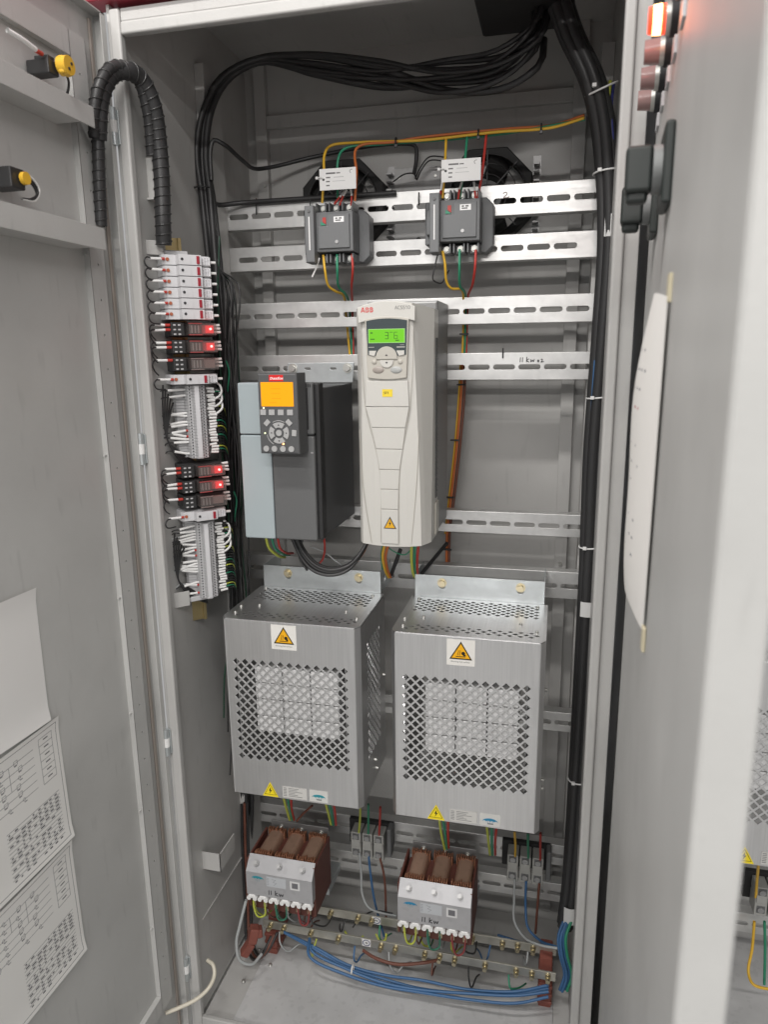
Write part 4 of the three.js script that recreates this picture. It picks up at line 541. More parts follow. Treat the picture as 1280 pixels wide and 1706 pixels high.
// ---------- three pole terminals ----------
function poles(x, y, label) { const t = thing('terminal_block', label, 'terminal', 'three pole terminals on the lower rail', [x, y, ZR + 0.002]);
  mesh(t, 'foot', bx(-0.014, 0.094, -0.012, 0.052, 0.0, 0.012, 0.001), M.blackMat);
  for (let k = 0; k < 3; k++) { const m = mesh(t, 'pole', [bx(k * 0.0275, k * 0.0275 + 0.0245, -0.022, 0.018, 0.012, 0.05, 0.002), bx(k * 0.0275, k * 0.0275 + 0.0245, 0.019, 0.045, 0.012, 0.05, 0.002), bx(k * 0.0275 + 0.002, k * 0.0275 + 0.0225, 0.01, 0.027, 0.05, 0.053, 0.001)], S({ color: rgb(0.36, 0.36, 0.34), roughness: 0.4 }));
    for (const yy of [-0.007, 0.034]) { mesh(m, 'recess', bx(k * 0.0275 + 0.004, k * 0.0275 + 0.0205, yy - 0.0085, yy + 0.0085, 0.05, 0.0505, 0), M.mgrey); mesh(m, 'screw', [cyl(0.0062, 0.003, 'z', k * 0.0275 + 0.0122, yy, 0.052, 12), bx(k * 0.0275 + 0.0075, k * 0.0275 + 0.017, yy - 0.0006, yy + 0.0006, 0.0535, 0.0538, 0)], M.alu); } }
  mesh(t, 'end_clamp', bx(0.085, 0.096, -0.016, 0.058, 0.012, 0.042, 0.003), M.mgrey); }
poles(0.224, 0.288, 'three pole feed terminal beside the choke near the wall clip');
poles(0.589, 0.290, 'three pole feed terminal beside the thick black bundle');
poles(1.098, 0.30, 'three pole feed terminal inside the neighbouring cabinet');
rail(0.285, 0.337, 'slotted rail inside the neighbouring cabinet, with its terminal', 0.80, 1.55);
rail(0.188, 0.236, 'lowest slotted rail inside the neighbouring cabinet', 0.80, 1.55);
// ---------- bus bars ----------
function busbar(y, z, label, sym, nb) { const x0 = 0.03, x1 = 0.703, t = thing('bus_bar', label, 'bus bar', 'tinned bus bars above the floor plate', [0, y, z]);
  const holes = []; for (let k = 0; k < 20; k++) { const p = new THREE.Path(); p.absarc(x0 + 0.02 + k * 0.0335, 0, 0.0034, 0, 7); p.isPath = true; if (!nb.includes(k)) holes.push(p); }
  mesh(t, 'bar', poly([[x0, -0.0105], [x1, -0.0105], [x1, 0.0105], [x0, 0.0105]], -0.004, 0, 0.0006, holes), M.bus);
  for (const k of nb) { const x = x0 + 0.02 + k * 0.0335; mesh(t, 'clamp_bolt', [cyl(0.0062, 0.003, 'z', x, 0, 0.0015, 14), cyl(0.0045, 0.014, 'z', x, 0, 0.007, 10), cyl(0.0066, 0.004, 'z', x, 0, 0.007, 6), cyl(0.005, 0.003, 'z', x, 0, 0.0145, 6)], M.brassBolt); }
  const mk = canvasTex(64, 64, (c) => { c.fillStyle = '#e8e8e8'; c.fillRect(0, 0, 64, 64); c.strokeStyle = '#222a5a'; c.lineWidth = 6; c.beginPath(); c.arc(32, 32, 25, 0, 7); c.stroke(); c.fillStyle = '#202020'; c.font = 'bold 26px sans-serif'; c.fillText(sym, sym.length > 1 ? 14 : 22, 42); });
  sheet(t, 'symbol_sticker', 0.285 - (sym.length > 1 ? 0.0 : 0.012), 0.305 - (sym.length > 1 ? 0.0 : 0.012), -0.0095, 0.0095, 0.0002, mk); return t; }
busbar(0.121, -0.19, 'tinned neutral bus bar marked N, the lower one nearer the cabinet opening', 'N', [0, 1, 3, 5, 8, 9, 11, 12, 13, 15, 17, 18, 19]);
busbar(0.140, -0.238, 'tinned earth bus bar behind the neutral bar', 'PE', [2, 4, 6, 7, 9, 10, 11, 12, 14, 16, 17, 18]);
for (const [x, l] of [[0.045, 'beside the cream hose'], [0.682, 'under the thick black bundle']]) { const t = thing('bar_insulator', 'red stepped bus bar insulator ' + l, 'insulator', 'red bus bar insulators', [x, YF, -0.215]);
  const pf = poly([[-0.055, 0], [0.018, 0], [0.018, 0.066], [0.0, 0.072], [-0.005, 0.106], [-0.02, 0.11], [-0.055, 0.11]], 0, 0.028, 0.003); pf.rotateY(-Math.PI / 2); pf.translate(0.014, 0, 0); mesh(t, 'body', pf, M.insul);
  for (let k = 0; k < 3; k++) mesh(t, 'rib', bx(-0.0155, 0.0155, 0.012 + k * 0.02, 0.02 + k * 0.02, -0.056, 0.0205, 0.002), M.insul); }
{ const t = thing('wire_connector', 'loose red plastic connector lying beside the clip wall under the choke', 'connector', null, [0.018, YF + 0.075, -0.15], 0.5); t.rotation.z = 0.0;
  const a = bx(-0.011, 0.011, 0, 0.04, -0.012, 0.012, 0.004); a.rotateZ(-0.25); mesh(t, 'shell', a, M.insul); const b = bx(-0.01, 0.01, -0.036, 0.0, -0.011, 0.011, 0.004); b.rotateZ(-0.6); mesh(t, 'shell', b, M.insul); mesh(t, 'rib', [bx(0.012, 0.026, 0.012, 0.034, -0.01, 0.01, 0.003)], M.insul); }

// ---------- pilot device backs on the open door ----------
function pilotBack(y, z, label, col) { const t = thing('push_button_block', label, 'button', 'button blocks on the open door', [-0.076, y, z]);
  mesh(t, 'contact_block', [bx(0.0, 0.036, -0.012, 0.007, -0.011, 0.011, 0.002), bx(0.012, 0.034, 0.007, 0.012, -0.006, 0.008, 0.001)], M.black); mesh(t, 'cap', [cyl(0.0125, 0.014, 'x', 0.046, 0.003, -0.012, 18), bx(0.04, 0.05, -0.009, 0.014, -0.022, -0.002, 0.003)], col);
  mesh(t, 'cap_hole', [cyl(0.0022, 0.001, 'x', 0.0535, 0.006, -0.016, 8), cyl(0.0022, 0.001, 'x', 0.0535, -0.002, -0.010, 8)], M.ink);
  mesh(t, 'ferrule', cyl(0.003, 0.012, 'z', 0.03, 0.01, 0.02, 8), M.red); mesh(t, 'marker_sleeve', tube([[0.03, 0.011, 0.026], [0.03, 0.014, 0.05], [0.028, 0.016, 0.075]], 0.0032, 10, 7), M.white);
  mesh(t, 'lead', tube([[0.03, 0.0, -0.02], [0.03, 0.0, -0.035], [0.024, -0.008, -0.047], [0.012, -0.03, -0.05]], 0.0018, 20, 6), M.black); }
pilotBack(1.825, 0.168, 'button block with round yellow cap behind the upper cross bar of the open door', M.yellow);
{ const t = thing('push_button_block', 'black button block with looping wires between both cross bars of the open door', 'button', 'button blocks on the open door', [-0.076, 1.66, 0.262]);
  mesh(t, 'contact_block', [bx(0.0, 0.038, -0.014, 0.012, -0.008, 0.018, 0.002)], M.black); mesh(t, 'cap', cyl(0.008, 0.006, 'x', 0.043, 0.0, -0.002, 12), M.yellow); mesh(t, 'ferrule', cyl(0.003, 0.012, 'z', 0.03, 0.01, -0.012, 8), M.red);
  for (let k = 0; k < 3; k++) mesh(t, 'lead', tube([[0.03, 0.008 - k * 0.006, -0.015], [0.03, 0.008 - k * 0.004, -0.03], [0.03, -0.004 - k * 0.004, -0.044 + k * 0.003], [0.03, -0.02, -0.034 + k * 0.004], [0.03, -0.023, -0.008]], 0.0017, 24, 6), k ? M.black : M.white); }
// ---------- wires and cables ----------
const wire = (pts, r, m, label, group, name = 'wire') => solo(name, tube(pts, r, Math.max(16, pts.length * 9), 8), m, label, 'wire', group);
const SW = 'wires of the grey switches';
wire([[0.204, 1.713, -0.265], [0.21, 1.764, -0.262], [0.208, 1.8, -0.275], [0.215, 1.819, -0.29], [0.274, 1.821, -0.29], [0.39, 1.816, -0.29], [0.534, 1.818, -0.285], [0.629, 1.815, -0.275], [0.684, 1.822, -0.26]], 0.0026, M.yellow, 'long yellow wire arching from the switch above the drive gap to the paper flagged bundle', SW);
wire([[0.235, 1.72, -0.265], [0.238, 1.792, -0.268], [0.248, 1.81, -0.28], [0.32, 1.816, -0.295], [0.457, 1.815, -0.295], [0.555, 1.817, -0.292], [0.685, 1.82, -0.262]], 0.0024, M.green, 'long green wire arching from the switch above the drive gap to the paper flagged bundle', SW);
wire([[0.269, 1.713, -0.265], [0.274, 1.759, -0.262], [0.27, 1.811, -0.285], [0.344, 1.817, -0.29], [0.389, 1.822, -0.295], [0.544, 1.823, -0.29], [0.634, 1.82, -0.278], [0.684, 1.827, -0.263]], 0.0026, M.orange, 'long orange wire arching from the switch above the drive gap to the paper flagged bundle', SW);
wire([[0.437, 1.708, -0.265], [0.441, 1.754, -0.262], [0.439, 1.816, -0.29]], 0.0024, M.yellow, 'short yellow wire rising from the switch directly above the cream drive', SW);
wire([[0.468, 1.705, -0.265], [0.476, 1.751, -0.262], [0.478, 1.817, -0.29]], 0.0024, M.green, 'short green wire rising from the switch directly above the cream drive', SW);
wire([[0.501, 1.7, -0.265], [0.509, 1.744, -0.262], [0.513, 1.818, -0.29]], 0.0025, M.red, 'short red wire rising from the switch directly above the cream drive', SW);
for (const p of [[[0.345, 1.817, -0.288]], [[0.499, 1.819, -0.286]], [[0.611, 1.817, -0.277]]]) solo('cable_tie', (() => { const g = new THREE.TorusGeometry(0.0062, 0.0016, 6, 16); g.rotateY(Math.PI / 2); g.translate(...p[0]); return [g, bx(p[0][0] - 0.003, p[0][0] + 0.003, p[0][1] - 0.011, p[0][1] - 0.005, p[0][2], p[0][2] + 0.005)]; })(), M.black, 'black cable tie around the arching coloured wires', 'cable tie', 'ties on the arching wires');
for (const [pts, l] of [[[[0.229, 1.709, -0.262], [0.241, 1.721, -0.26], [0.251, 1.731, -0.262]], 'a'], [[[0.24, 1.706, -0.26], [0.248, 1.722, -0.258], [0.255, 1.733, -0.26]], 'b'], [[[0.263, 1.704, -0.26], [0.265, 1.721, -0.258], [0.262, 1.737, -0.26]], 'c']]) { const t = thing('marker_wire', 'short wire with white sleeve and red ferrule below the card over the drive gap', 'wire', 'sleeved wires at the switch above the drive gap'); mesh(t, 'ferrule', tube(pts.slice(0, 2), 0.0022, 4, 6), M.red); mesh(t, 'marker_sleeve', tube(pts.slice(1), 0.0022, 4, 6), M.white); }
for (const pts of [[[0.433, 1.706, -0.262], [0.435, 1.72, -0.258], [0.437, 1.734, -0.26]], [[0.466, 1.7, -0.262], [0.469, 1.72, -0.258], [0.473, 1.732, -0.26]], [[0.499, 1.699, -0.26], [0.497, 1.716, -0.258], [0.495, 1.731, -0.26]]]) { const t = thing('marker_wire', 'short wire with white sleeve and red ferrule below the card over the cream drive', 'wire', 'sleeved wires at the switch above the cream drive'); mesh(t, 'ferrule', tube(pts.slice(0, 2), 0.0022, 4, 6), M.red); mesh(t, 'marker_sleeve', tube(pts.slice(1), 0.0022, 4, 6), M.white); }
wire([[0.204, 1.618, -0.262], [0.209, 1.589, -0.255], [0.21, 1.562, -0.27], [0.219, 1.552, -0.29], [0.225, 1.547, -0.32], [0.215, 1.517, -0.37], [0.216, 1.467, -0.38], [0.22, 1.417, -0.38]], 0.0025, M.yellow, 'yellow wire dropping from the switch above the drive gap behind the rails', SW);
wire([[0.232, 1.618, -0.262], [0.234, 1.589, -0.255], [0.228, 1.56, -0.28], [0.233, 1.548, -0.31], [0.223, 1.529, -0.37], [0.223, 1.467, -0.38], [0.224, 1.417, -0.38]], 0.0025, M.green, 'green wire dropping from the switch above the drive gap behind the rails', SW);
wire([[0.262, 1.617, -0.262], [0.265, 1.59, -0.255], [0.255, 1.561, -0.28], [0.241, 1.54, -0.33], [0.227, 1.504, -0.38], [0.227, 1.417, -0.38]], 0.0025, M.red, 'red wire dropping from the switch above the drive gap behind the rails', SW);
wire([[0.438, 1.615, -0.262], [0.444, 1.591, -0.255], [0.445, 1.561, -0.27], [0.452, 1.55, -0.28], [0.468, 1.549, -0.3], [0.469, 1.537, -0.33], [0.464, 1.481, -0.375], [0.462, 1.427, -0.38]], 0.0025, M.yellow, 'yellow wire dropping from the switch above the cream drive behind the rails', SW);
wire([[0.47, 1.617, -0.262], [0.471, 1.585, -0.255], [0.469, 1.554, -0.28], [0.474, 1.545, -0.31], [0.47, 1.527, -0.36], [0.467, 1.427, -0.38]], 0.0025, M.green, 'green wire dropping from the switch above the cream drive behind the rails', SW);
wire([[0.5, 1.615, -0.262], [0.5, 1.584, -0.255], [0.493, 1.556, -0.28], [0.479, 1.54, -0.33], [0.472, 1.51, -0.375], [0.47, 1.427, -0.38]], 0.0025, M.red, 'red wire dropping from the switch above the cream drive behind the rails', SW);
wire([[0.429, 1.609, -0.26], [0.422, 1.576, -0.255], [0.421, 1.565, -0.257], [0.434, 1.559, -0.27], [0.446, 1.584, -0.29]], 0.0014, M.black, 'thin black looped wire hanging under the switch above the cream drive');
wire([[0.197, 1.612, -0.258], [0.192, 1.592, -0.25], [0.184, 1.577, -0.25]], 0.0017, M.white, 'stub of white sleeved wire hanging under the switch above the drive gap');
const RT = 'riser wires beside the cream drive';
wire([[0.462, 1.427, -0.38], [0.458, 1.352, -0.4], [0.45, 1.237, -0.4], [0.438, 1.117, -0.4], [0.432, 1.051, -0.39], [0.432, 0.944, -0.38]], 0.003, M.orange, 'orange riser wire running down behind the cream drive side', RT);
wire([[0.467, 1.427, -0.38], [0.465, 1.352, -0.4], [0.457, 1.237, -0.4], [0.445, 1.118, -0.4], [0.438, 1.052, -0.39], [0.437, 0.944, -0.38]], 0.003, M.brown, 'brown riser wire running down behind the cream drive side', RT);
wire([[0.459, 1.427, -0.38], [0.453, 1.352, -0.402], [0.445, 1.237, -0.402], [0.433, 1.117, -0.402], [0.427, 1.038, -0.39]], 0.002, M.yellow, 'thin yellow riser wire running down behind the cream drive side', RT);
for (const p of [[[0.465, 1.467, -0.372]], [[0.457, 1.364, -0.398]], [[0.444, 1.246, -0.398]], [[0.436, 1.12, -0.398]], [[0.433, 1.006, -0.38]]]) solo('cable_tie', [bx(p[0][0] - 0.008, p[0][0] + 0.008, p[0][1] - 0.0016, p[0][1] + 0.0016, p[0][2] - 0.004, p[0][2] + 0.006), bx(p[0][0] + 0.006, p[0][0] + 0.011, p[0][1] - 0.002, p[0][1] + 0.002, p[0][2], p[0][2] + 0.005)], M.black, 'black cable tie around the riser wires', 'cable tie', 'ties on the riser wires');
// tie stub and a dark strip on the written rail
solo('cable_tie', [bx(...(([x, y]) => [x - 0.0015, x + 0.0015, y - 0.008, y + 0.012])([[0.549, 1.426, -0.33]][0]), ZR, ZR + 0.003)], M.black, 'black tie end sticking up through a slot of the written rail', 'cable tie');
// thick black bundles
const LB = 'black cables of the breaker side bundle';
const lb = [[0.608, 1.984, -0.24], [0.601, 1.936, -0.22], [0.541, 1.907, -0.24], [0.437, 1.912, -0.27], [0.323, 1.935, -0.29], [0.18, 1.97, -0.3], [0.071, 1.984, -0.3], [0.007, 1.956, -0.285], [-0.026, 1.902, -0.27], [-0.039, 1.823, -0.26], [-0.028, 1.733, -0.25], [-0.017, 1.597, -0.245], [-0.01, 1.421, -0.24], [-0.008, 1.224, -0.24], [-0.01, 0.96, -0.24], [-0.016, 0.684, -0.25], [-0.03, 0.391, -0.27], [-0.047, 0.232, -0.28]];
for (let k = 0; k < 9; k++) { const a = k * 0.7, o = k % 2 ? 0.0125 : 0.0065; solo('power_cable', tube(lb.map(([x, y, z], i) => [x + o * Math.cos(a + i * 0.35) * (i < 5 ? 1 : 0.9) + 0.004 * (hash(i, k + 40) - 0.5), y + (i < 6 ? o * 1.6 * Math.sin(a + i * 0.35) - (i < 4 ? 0.02 * Math.sin(k * 2.1) : 0) : 0), z + o * Math.sin(a + i * 0.35)]), 0.0042 + 0.0026 * hash(k, 5), 130, 8), M.cable, 'black cable arching along the cabinet top and down the post behind the breakers', 'cable', LB); }
for (const [u, l] of [[[[-0.033, 1.749, -0.243]], 'the breaker side bundle above the breakers']]) solo('cable_tie', (() => { const g = new THREE.TorusGeometry(0.0165, 0.0022, 6, 24); g.scale(1, 1, 0.7); g.rotateX(Math.PI / 2); g.translate(...u[0]); return g; })(), M.black, 'wide black tie around ' + l, 'cable tie');
wire([[-0.012, 1.762, -0.24], [-0.01, 1.816, -0.24], [-0.003, 1.833, -0.242], [0.013, 1.827, -0.25], [0.015, 1.818, -0.32], [0.012, 1.817, -0.4], [0.035, 1.825, -0.43], [0.12, 1.846, -0.46], [0.227, 1.859, -0.465], [0.312, 1.86, -0.465], [0.347, 1.853, -0.465], [0.349, 1.825, -0.465], [0.343, 1.8, -0.47]], 0.0042, M.cable, 'black fan cable dipping from the breaker side bundle and rising to the fans', null, 'power_cable');
wire([[-0.022, 1.738, -0.25], [-0.027, 1.728, -0.29], [0.011, 1.734, -0.318], [0.088, 1.735, -0.322], [0.214, 1.735, -0.324], [0.336, 1.735, -0.324]], 0.0048, M.cable, 'black cable lying along the topmost rail', null, 'power_cable');
for (const [p, l] of [[[[0.045, 1.742, -0.322], [0.043, 1.725, -0.324], [0.04, 1.712, -0.33]], 'beside the breaker side bundle'], [[[0.161, 1.74, -0.322], [0.16, 1.719, -0.322], [0.156, 1.705, -0.328]], 'at the switch over the drive gap'], [[[0.382, 1.733, -0.322], [0.381, 1.723, -0.324], [0.38, 1.711, -0.33]], 'between the two switches']]) solo('cable_tie', tube(p, 0.0014, 8, 5), M.black, 'black tie tail pointing down through the topmost rail ' + l, 'cable tie');
for (const p of [[[0.3, 1.786, -0.46], [0.328, 1.797, -0.45], [0.346, 1.797, -0.455], [0.351, 1.786, -0.46]], [[0.41, 1.817, -0.45], [0.379, 1.819, -0.45], [0.361, 1.802, -0.455], [0.351, 1.786, -0.46]], [[0.417, 1.822, -0.445], [0.38, 1.825, -0.445], [0.36, 1.806, -0.45], [0.348, 1.789, -0.46]]]) wire(p, 0.0015, M.black, 'thin black fan lead between the two fans', 'fan leads');
const RB = 'black cables of the paper flagged bundle';
const rb = [[0.638, 1.973, -0.2], [0.656, 1.928, -0.2], [0.69, 1.864, -0.2], [0.711, 1.804, -0.215], [0.725, 1.723, -0.23], [0.734, 1.618, -0.235], [0.733, 1.456, -0.235], [0.729, 1.251, -0.235], [0.732, 1.02, -0.235], [0.732, 0.77, -0.235], [0.731, 0.5, -0.235], [0.728, 0.311, -0.235], [0.722, 0.219, -0.235]];
for (let k = 0; k < 6; k++) { const a = k * 1.05, o = 0.0125; solo('power_cable', tube(rb.map(([x, y, z], i) => [x + o * Math.cos(a + i * 0.12), y, z + o * Math.sin(a + i * 0.12)]), 0.0072 + 0.003 * hash(k, 8), 110, 9), M.cable, 'black cable running down behind the frame bar next to the lamp door', 'cable', RB); }
wire([[0.721, 1.858, -0.205], [0.719, 1.835, -0.2], [0.714, 1.813, -0.2], [0.721, 1.776, -0.215]], 0.003, M.yg, 'yellow green wire peeking from the top of the paper flagged bundle');
wire([[0.726, 1.856, -0.215], [0.724, 1.818, -0.205], [0.731, 1.765, -0.212], [0.74, 1.721, -0.225]], 0.0032, S({ color: rgb(0.05, 0.06, 0.25), roughness: 0.4 }), 'dark blue wire at the top of the paper flagged bundle');
wire([[0.72, 1.414, -0.222], [0.719, 1.351, -0.222], [0.72, 1.242, -0.222], [0.722, 1.129, -0.222]], 0.002, M.blue, 'thin blue wire alongside the paper flagged bundle');
[[1003, 150, 0.03, 'at its top'], [1012, 287, 0.022, 'beside the topmost rail'], [1000, 662, 0.022, 'level with the grey drive'], [985, 910, 0.022, 'level with the bottom of the cream drive'], [968, 1297, 0.02, 'level with the box stickers']].forEach(([, , r, l], i) => { const c = [[[0.708, 1.847, -0.203]], [[0.724, 1.726, -0.23]], [[0.731, 1.348, -0.235]], [[0.731, 1.068, -0.235]], [[0.732, 0.574, -0.235]]][i][0];
  solo('cable_tie', (() => { const g = new THREE.TorusGeometry(0.0222 + (i ? 0 : 0.004), 0.0016, 5, 28); g.rotateX(Math.PI / 2 + (i ? 0 : 0.25)); g.rotateZ(i ? 0.1 : 0.35); g.translate(...c); const h = bx(c[0] - 0.016, c[0] - 0.009, c[1] - 0.003, c[1] + 0.003, c[2] + 0.018, c[2] + 0.024); return [g, h]; })(), M.white, 'thin white tie around the paper flagged bundle ' + l, 'cable tie'); });
[[[[0.737, 1.639, -0.235]], 0.036, 'beside the switch rails'], [[[0.729, 0.947, -0.235]], 0.03, 'beside the box flange'], [[[0.727, 0.258, -0.235]], 0.04, 'at its foot']].forEach(([c, h, l]) => { const [x, y, z] = c[0]; solo('cable_label', (() => { const g = new THREE.CylinderGeometry(0.0228, 0.0228, h, 20, 1, true, -0.6, 1.9); g.translate(x, y, z); const g2 = bx(x + 0.012, x + 0.03, y - h / 2, y + h / 2, z + 0.004, z + 0.005, 0); return [g, g2]; })(), S({ color: rgb(0.66, 0.66, 0.65), roughness: 0.6, side: THREE.DoubleSide }), 'pale paper flag wrapped round the paper flagged bundle ' + l, 'label'); });
// spiral wrapped door loom
function loom(pts, r, label) { const t = thing('wrapped_loom', label, 'cable', 'spiral wrapped door looms'); const cv = new THREE.CatmullRomCurve3(pts.map((p) => V(...p)), false, 'centripetal'); const L = cv.getLength();
  mesh(t, 'core', new THREE.TubeGeometry(cv, 90, r, 12), M.cable);
  const n = Math.round(L / 0.015), N = n * 14, fr = cv.computeFrenetFrames(N, false), hp = [];
  for (let i = 0; i <= N; i++) { const p = cv.getPointAt(i / N), a = i / 14 * Math.PI * 2; hp.push(p.addScaledVector(fr.normals[i], r * Math.cos(a)).addScaledVector(fr.binormals[i], r * Math.sin(a))); }
  mesh(t, 'spiral_wrap', new THREE.TubeGeometry(new THREE.CatmullRomCurve3(hp), N * 2, 0.0014, 5), M.wrap); return t; }
loom([[-0.053, 1.76, 0.06], [-0.049, 1.778, 0.062], [-0.044, 1.822, 0.055], [-0.033, 1.859, 0.035], [-0.019, 1.868, 0.015], [-0.011, 1.863, -0.01], [-0.005, 1.831, -0.03], [-0.008, 1.777, -0.045], [-0.011, 1.713, -0.05], [-0.014, 1.655, -0.05], [-0.019, 1.619, -0.055]], 0.0135, 'thick spiral wrapped loom looping from the open door to the breakers');
loom([[-0.051, 1.76, 0.072], [-0.046, 1.791, 0.075], [-0.038, 1.83, 0.068], [-0.029, 1.861, 0.048], [-0.02, 1.87, 0.025], [-0.014, 1.86, -0.005], [-0.013, 1.817, -0.025], [-0.021, 1.758, -0.04]], 0.0085, 'thinner spiral wrapped loom behind the loop from the open door');
loom([[-0.052, 1.765, 0.06], [-0.055, 1.728, 0.06], [-0.06, 1.676, 0.058], [-0.064, 1.635, 0.056]], 0.0095, 'spiral wrapped loom running down along the hinge edge of the open door');
// under the drives
const DU = 'wires below the grey drive';
for (const [pts, m, r, l] of [[[[0.099, 1.076, -0.16], [0.1, 1.05, -0.17], [0.105, 1.025, -0.2], [0.09, 0.997, -0.28]], M.yg, 0.003, 'yellow green'], [[[0.111, 1.076, -0.16], [0.113, 1.05, -0.17], [0.116, 1.029, -0.2], [0.1, 1.002, -0.28]], M.green, 0.0025, 'green'], [[[0.124, 1.077, -0.16], [0.124, 1.051, -0.17], [0.123, 1.032, -0.2], [0.109, 1.007, -0.28]], M.red, 0.0025, 'red'], [[[0.222, 1.082, -0.16], [0.216, 1.049, -0.18], [0.205, 1.024, -0.2], [0.189, 1.005, -0.22]], M.red, 0.0022, 'second red'], [[[0.182, 1.082, -0.15], [0.17, 1.034, -0.16], [0.181, 1.006, -0.17]], M.black, 0.0025, 'thin black'], [[[0.176, 1.048, -0.2], [0.208, 1.037, -0.2], [0.233, 1.019, -0.2], [0.242, 0.998, -0.23]], M.grey, 0.0013, 'thin pale']]) wire(pts, r, m, l + ' wire coming out under the grey drive', DU);
for (let k = 0; k < 6; k++) { const o = [[0, 0], [0.006, 0.003], [-0.005, 0.004], [0.002, -0.006], [0.007, -0.003], [-0.004, -0.004]][k]; solo('power_cable', tube([[0.163, 1.082, -0.15], [0.181, 1.043, -0.15], [0.205, 1.019, -0.15], [0.236, 1.01, -0.155], [0.268, 1.018, -0.165], [0.292, 1.045, -0.18], [0.304, 1.077, -0.21]].map(([x, y, z]) => [x + o[0] * 0.4, y + o[0], z + o[1]]), 0.0038, 60, 8), k === 5 ? M.orange : M.cable, k === 5 ? 'orange wire inside the black bundle slung under the drives' : 'black cable slung in a loop under the two drives', 'cable', k === 5 ? null : 'black cables slung under the drives'); }
const CU = 'wires below the cream drive';
for (const [pts, m, r, l] of [[[[0.347, 1.08, -0.16], [0.333, 1.04, -0.19], [0.328, 0.997, -0.23], [0.328, 0.972, -0.26]], M.yellow, 0.0028, 'yellow'], [[[0.354, 1.079, -0.165], [0.338, 1.039, -0.195], [0.332, 0.996, -0.235], [0.331, 0.971, -0.265]], M.orange, 0.0028, 'orange'], [[[0.341, 1.077, -0.17], [0.328, 1.037, -0.2], [0.32, 0.996, -0.24]], M.green, 0.0022, 'thin green'], [[[0.398, 1.082, -0.16], [0.391, 1.037, -0.19], [0.386, 0.994, -0.23], [0.386, 0.973, -0.26]], M.yg, 0.0028, 'yellow green'], [[[0.404, 1.081, -0.165], [0.396, 1.036, -0.195], [0.389, 0.991, -0.24], [0.389, 0.97, -0.27]], M.green, 0.0026, 'green'], [[[0.411, 1.081, -0.165], [0.402, 1.037, -0.195], [0.394, 0.991, -0.24], [0.392, 0.972, -0.27]], M.red, 0.0026, 'red'], [[[0.433, 1.02, -0.38], [0.408, 0.992, -0.33], [0.389, 0.971, -0.275]], M.cable, 0.0042, 'thick black'], [[[0.324, 1.08, -0.2], [0.346, 1.051, -0.2], [0.376, 1.041, -0.2], [0.392, 1.057, -0.2]], M.green, 0.0013, 'thin slack green'], [[[0.352, 1.032, -0.27], [0.342, 1.005, -0.27], [0.331, 0.974, -0.27]], M.cable, 0.004, 'short black']]) wire(pts, r, m, l + ' wire coming out under the cream drive', CU);
// under the boxes
const BU = (l, arr) => { for (const [pts, m, c] of arr) wire(pts, 0.0026, m, c + ' wire hanging under the ' + l, 'wires under the ' + l); };
BU('box below the grey drive', [[[[0.125, 0.529, -0.12], [0.122, 0.486, -0.14], [0.11, 0.411, -0.19]], M.yg, 'yellow green'], [[[0.132, 0.524, -0.125], [0.129, 0.481, -0.145], [0.114, 0.408, -0.195]], M.green, 'green'], [[[0.143, 0.525, -0.125], [0.132, 0.474, -0.15], [0.116, 0.405, -0.2]], M.red, 'red'], [[[0.172, 0.47, -0.17], [0.142, 0.431, -0.19], [0.123, 0.403, -0.2]], M.brown, 'brown'], [[[0.218, 0.528, -0.12], [0.214, 0.479, -0.15], [0.204, 0.407, -0.2]], M.yg, 'second yellow green'], [[[0.224, 0.523, -0.125], [0.221, 0.473, -0.155], [0.207, 0.403, -0.205]], M.green, 'second green'], [[[0.236, 0.525, -0.125], [0.229, 0.475, -0.155], [0.214, 0.404, -0.205]], M.red, 'second red'], [[[0.273, 0.468, -0.2], [0.254, 0.386, -0.26], [0.243, 0.329, -0.285]], M.yg, 'terminal yellow green'], [[[0.291, 0.471, -0.2], [0.274, 0.384, -0.26], [0.266, 0.33, -0.285]], M.green, 'terminal green'], [[[0.318, 0.468, -0.2], [0.301, 0.385, -0.26], [0.292, 0.331, -0.285]], M.red, 'terminal red']]);
BU('box beside the paper flagged bundle', [[[[0.462, 0.543, -0.1], [0.462, 0.483, -0.13], [0.461, 0.396, -0.19]], M.yg, 'yellow green'], [[[0.469, 0.538, -0.105], [0.47, 0.476, -0.135], [0.465, 0.393, -0.195]], M.green, 'green'], [[[0.48, 0.54, -0.105], [0.476, 0.477, -0.135], [0.469, 0.397, -0.195]], M.red, 'red'], [[[0.556, 0.54, -0.1], [0.556, 0.465, -0.15], [0.555, 0.375, -0.22]], M.yg, 'second yellow green'], [[[0.566, 0.535, -0.105], [0.563, 0.46, -0.155], [0.56, 0.372, -0.225]], M.green, 'second green'], [[[0.576, 0.537, -0.105], [0.57, 0.461, -0.155], [0.566, 0.373, -0.225]], M.red, 'second red'], [[[0.607, 0.47, -0.18], [0.607, 0.385, -0.25], [0.606, 0.328, -0.285]], M.yellow, 'terminal yellow'], [[[0.634, 0.47, -0.18], [0.634, 0.386, -0.25], [0.635, 0.328, -0.285]], M.green, 'terminal green'], [[[0.659, 0.474, -0.18], [0.66, 0.388, -0.25], [0.661, 0.328, -0.285]], M.red, 'terminal red']]);
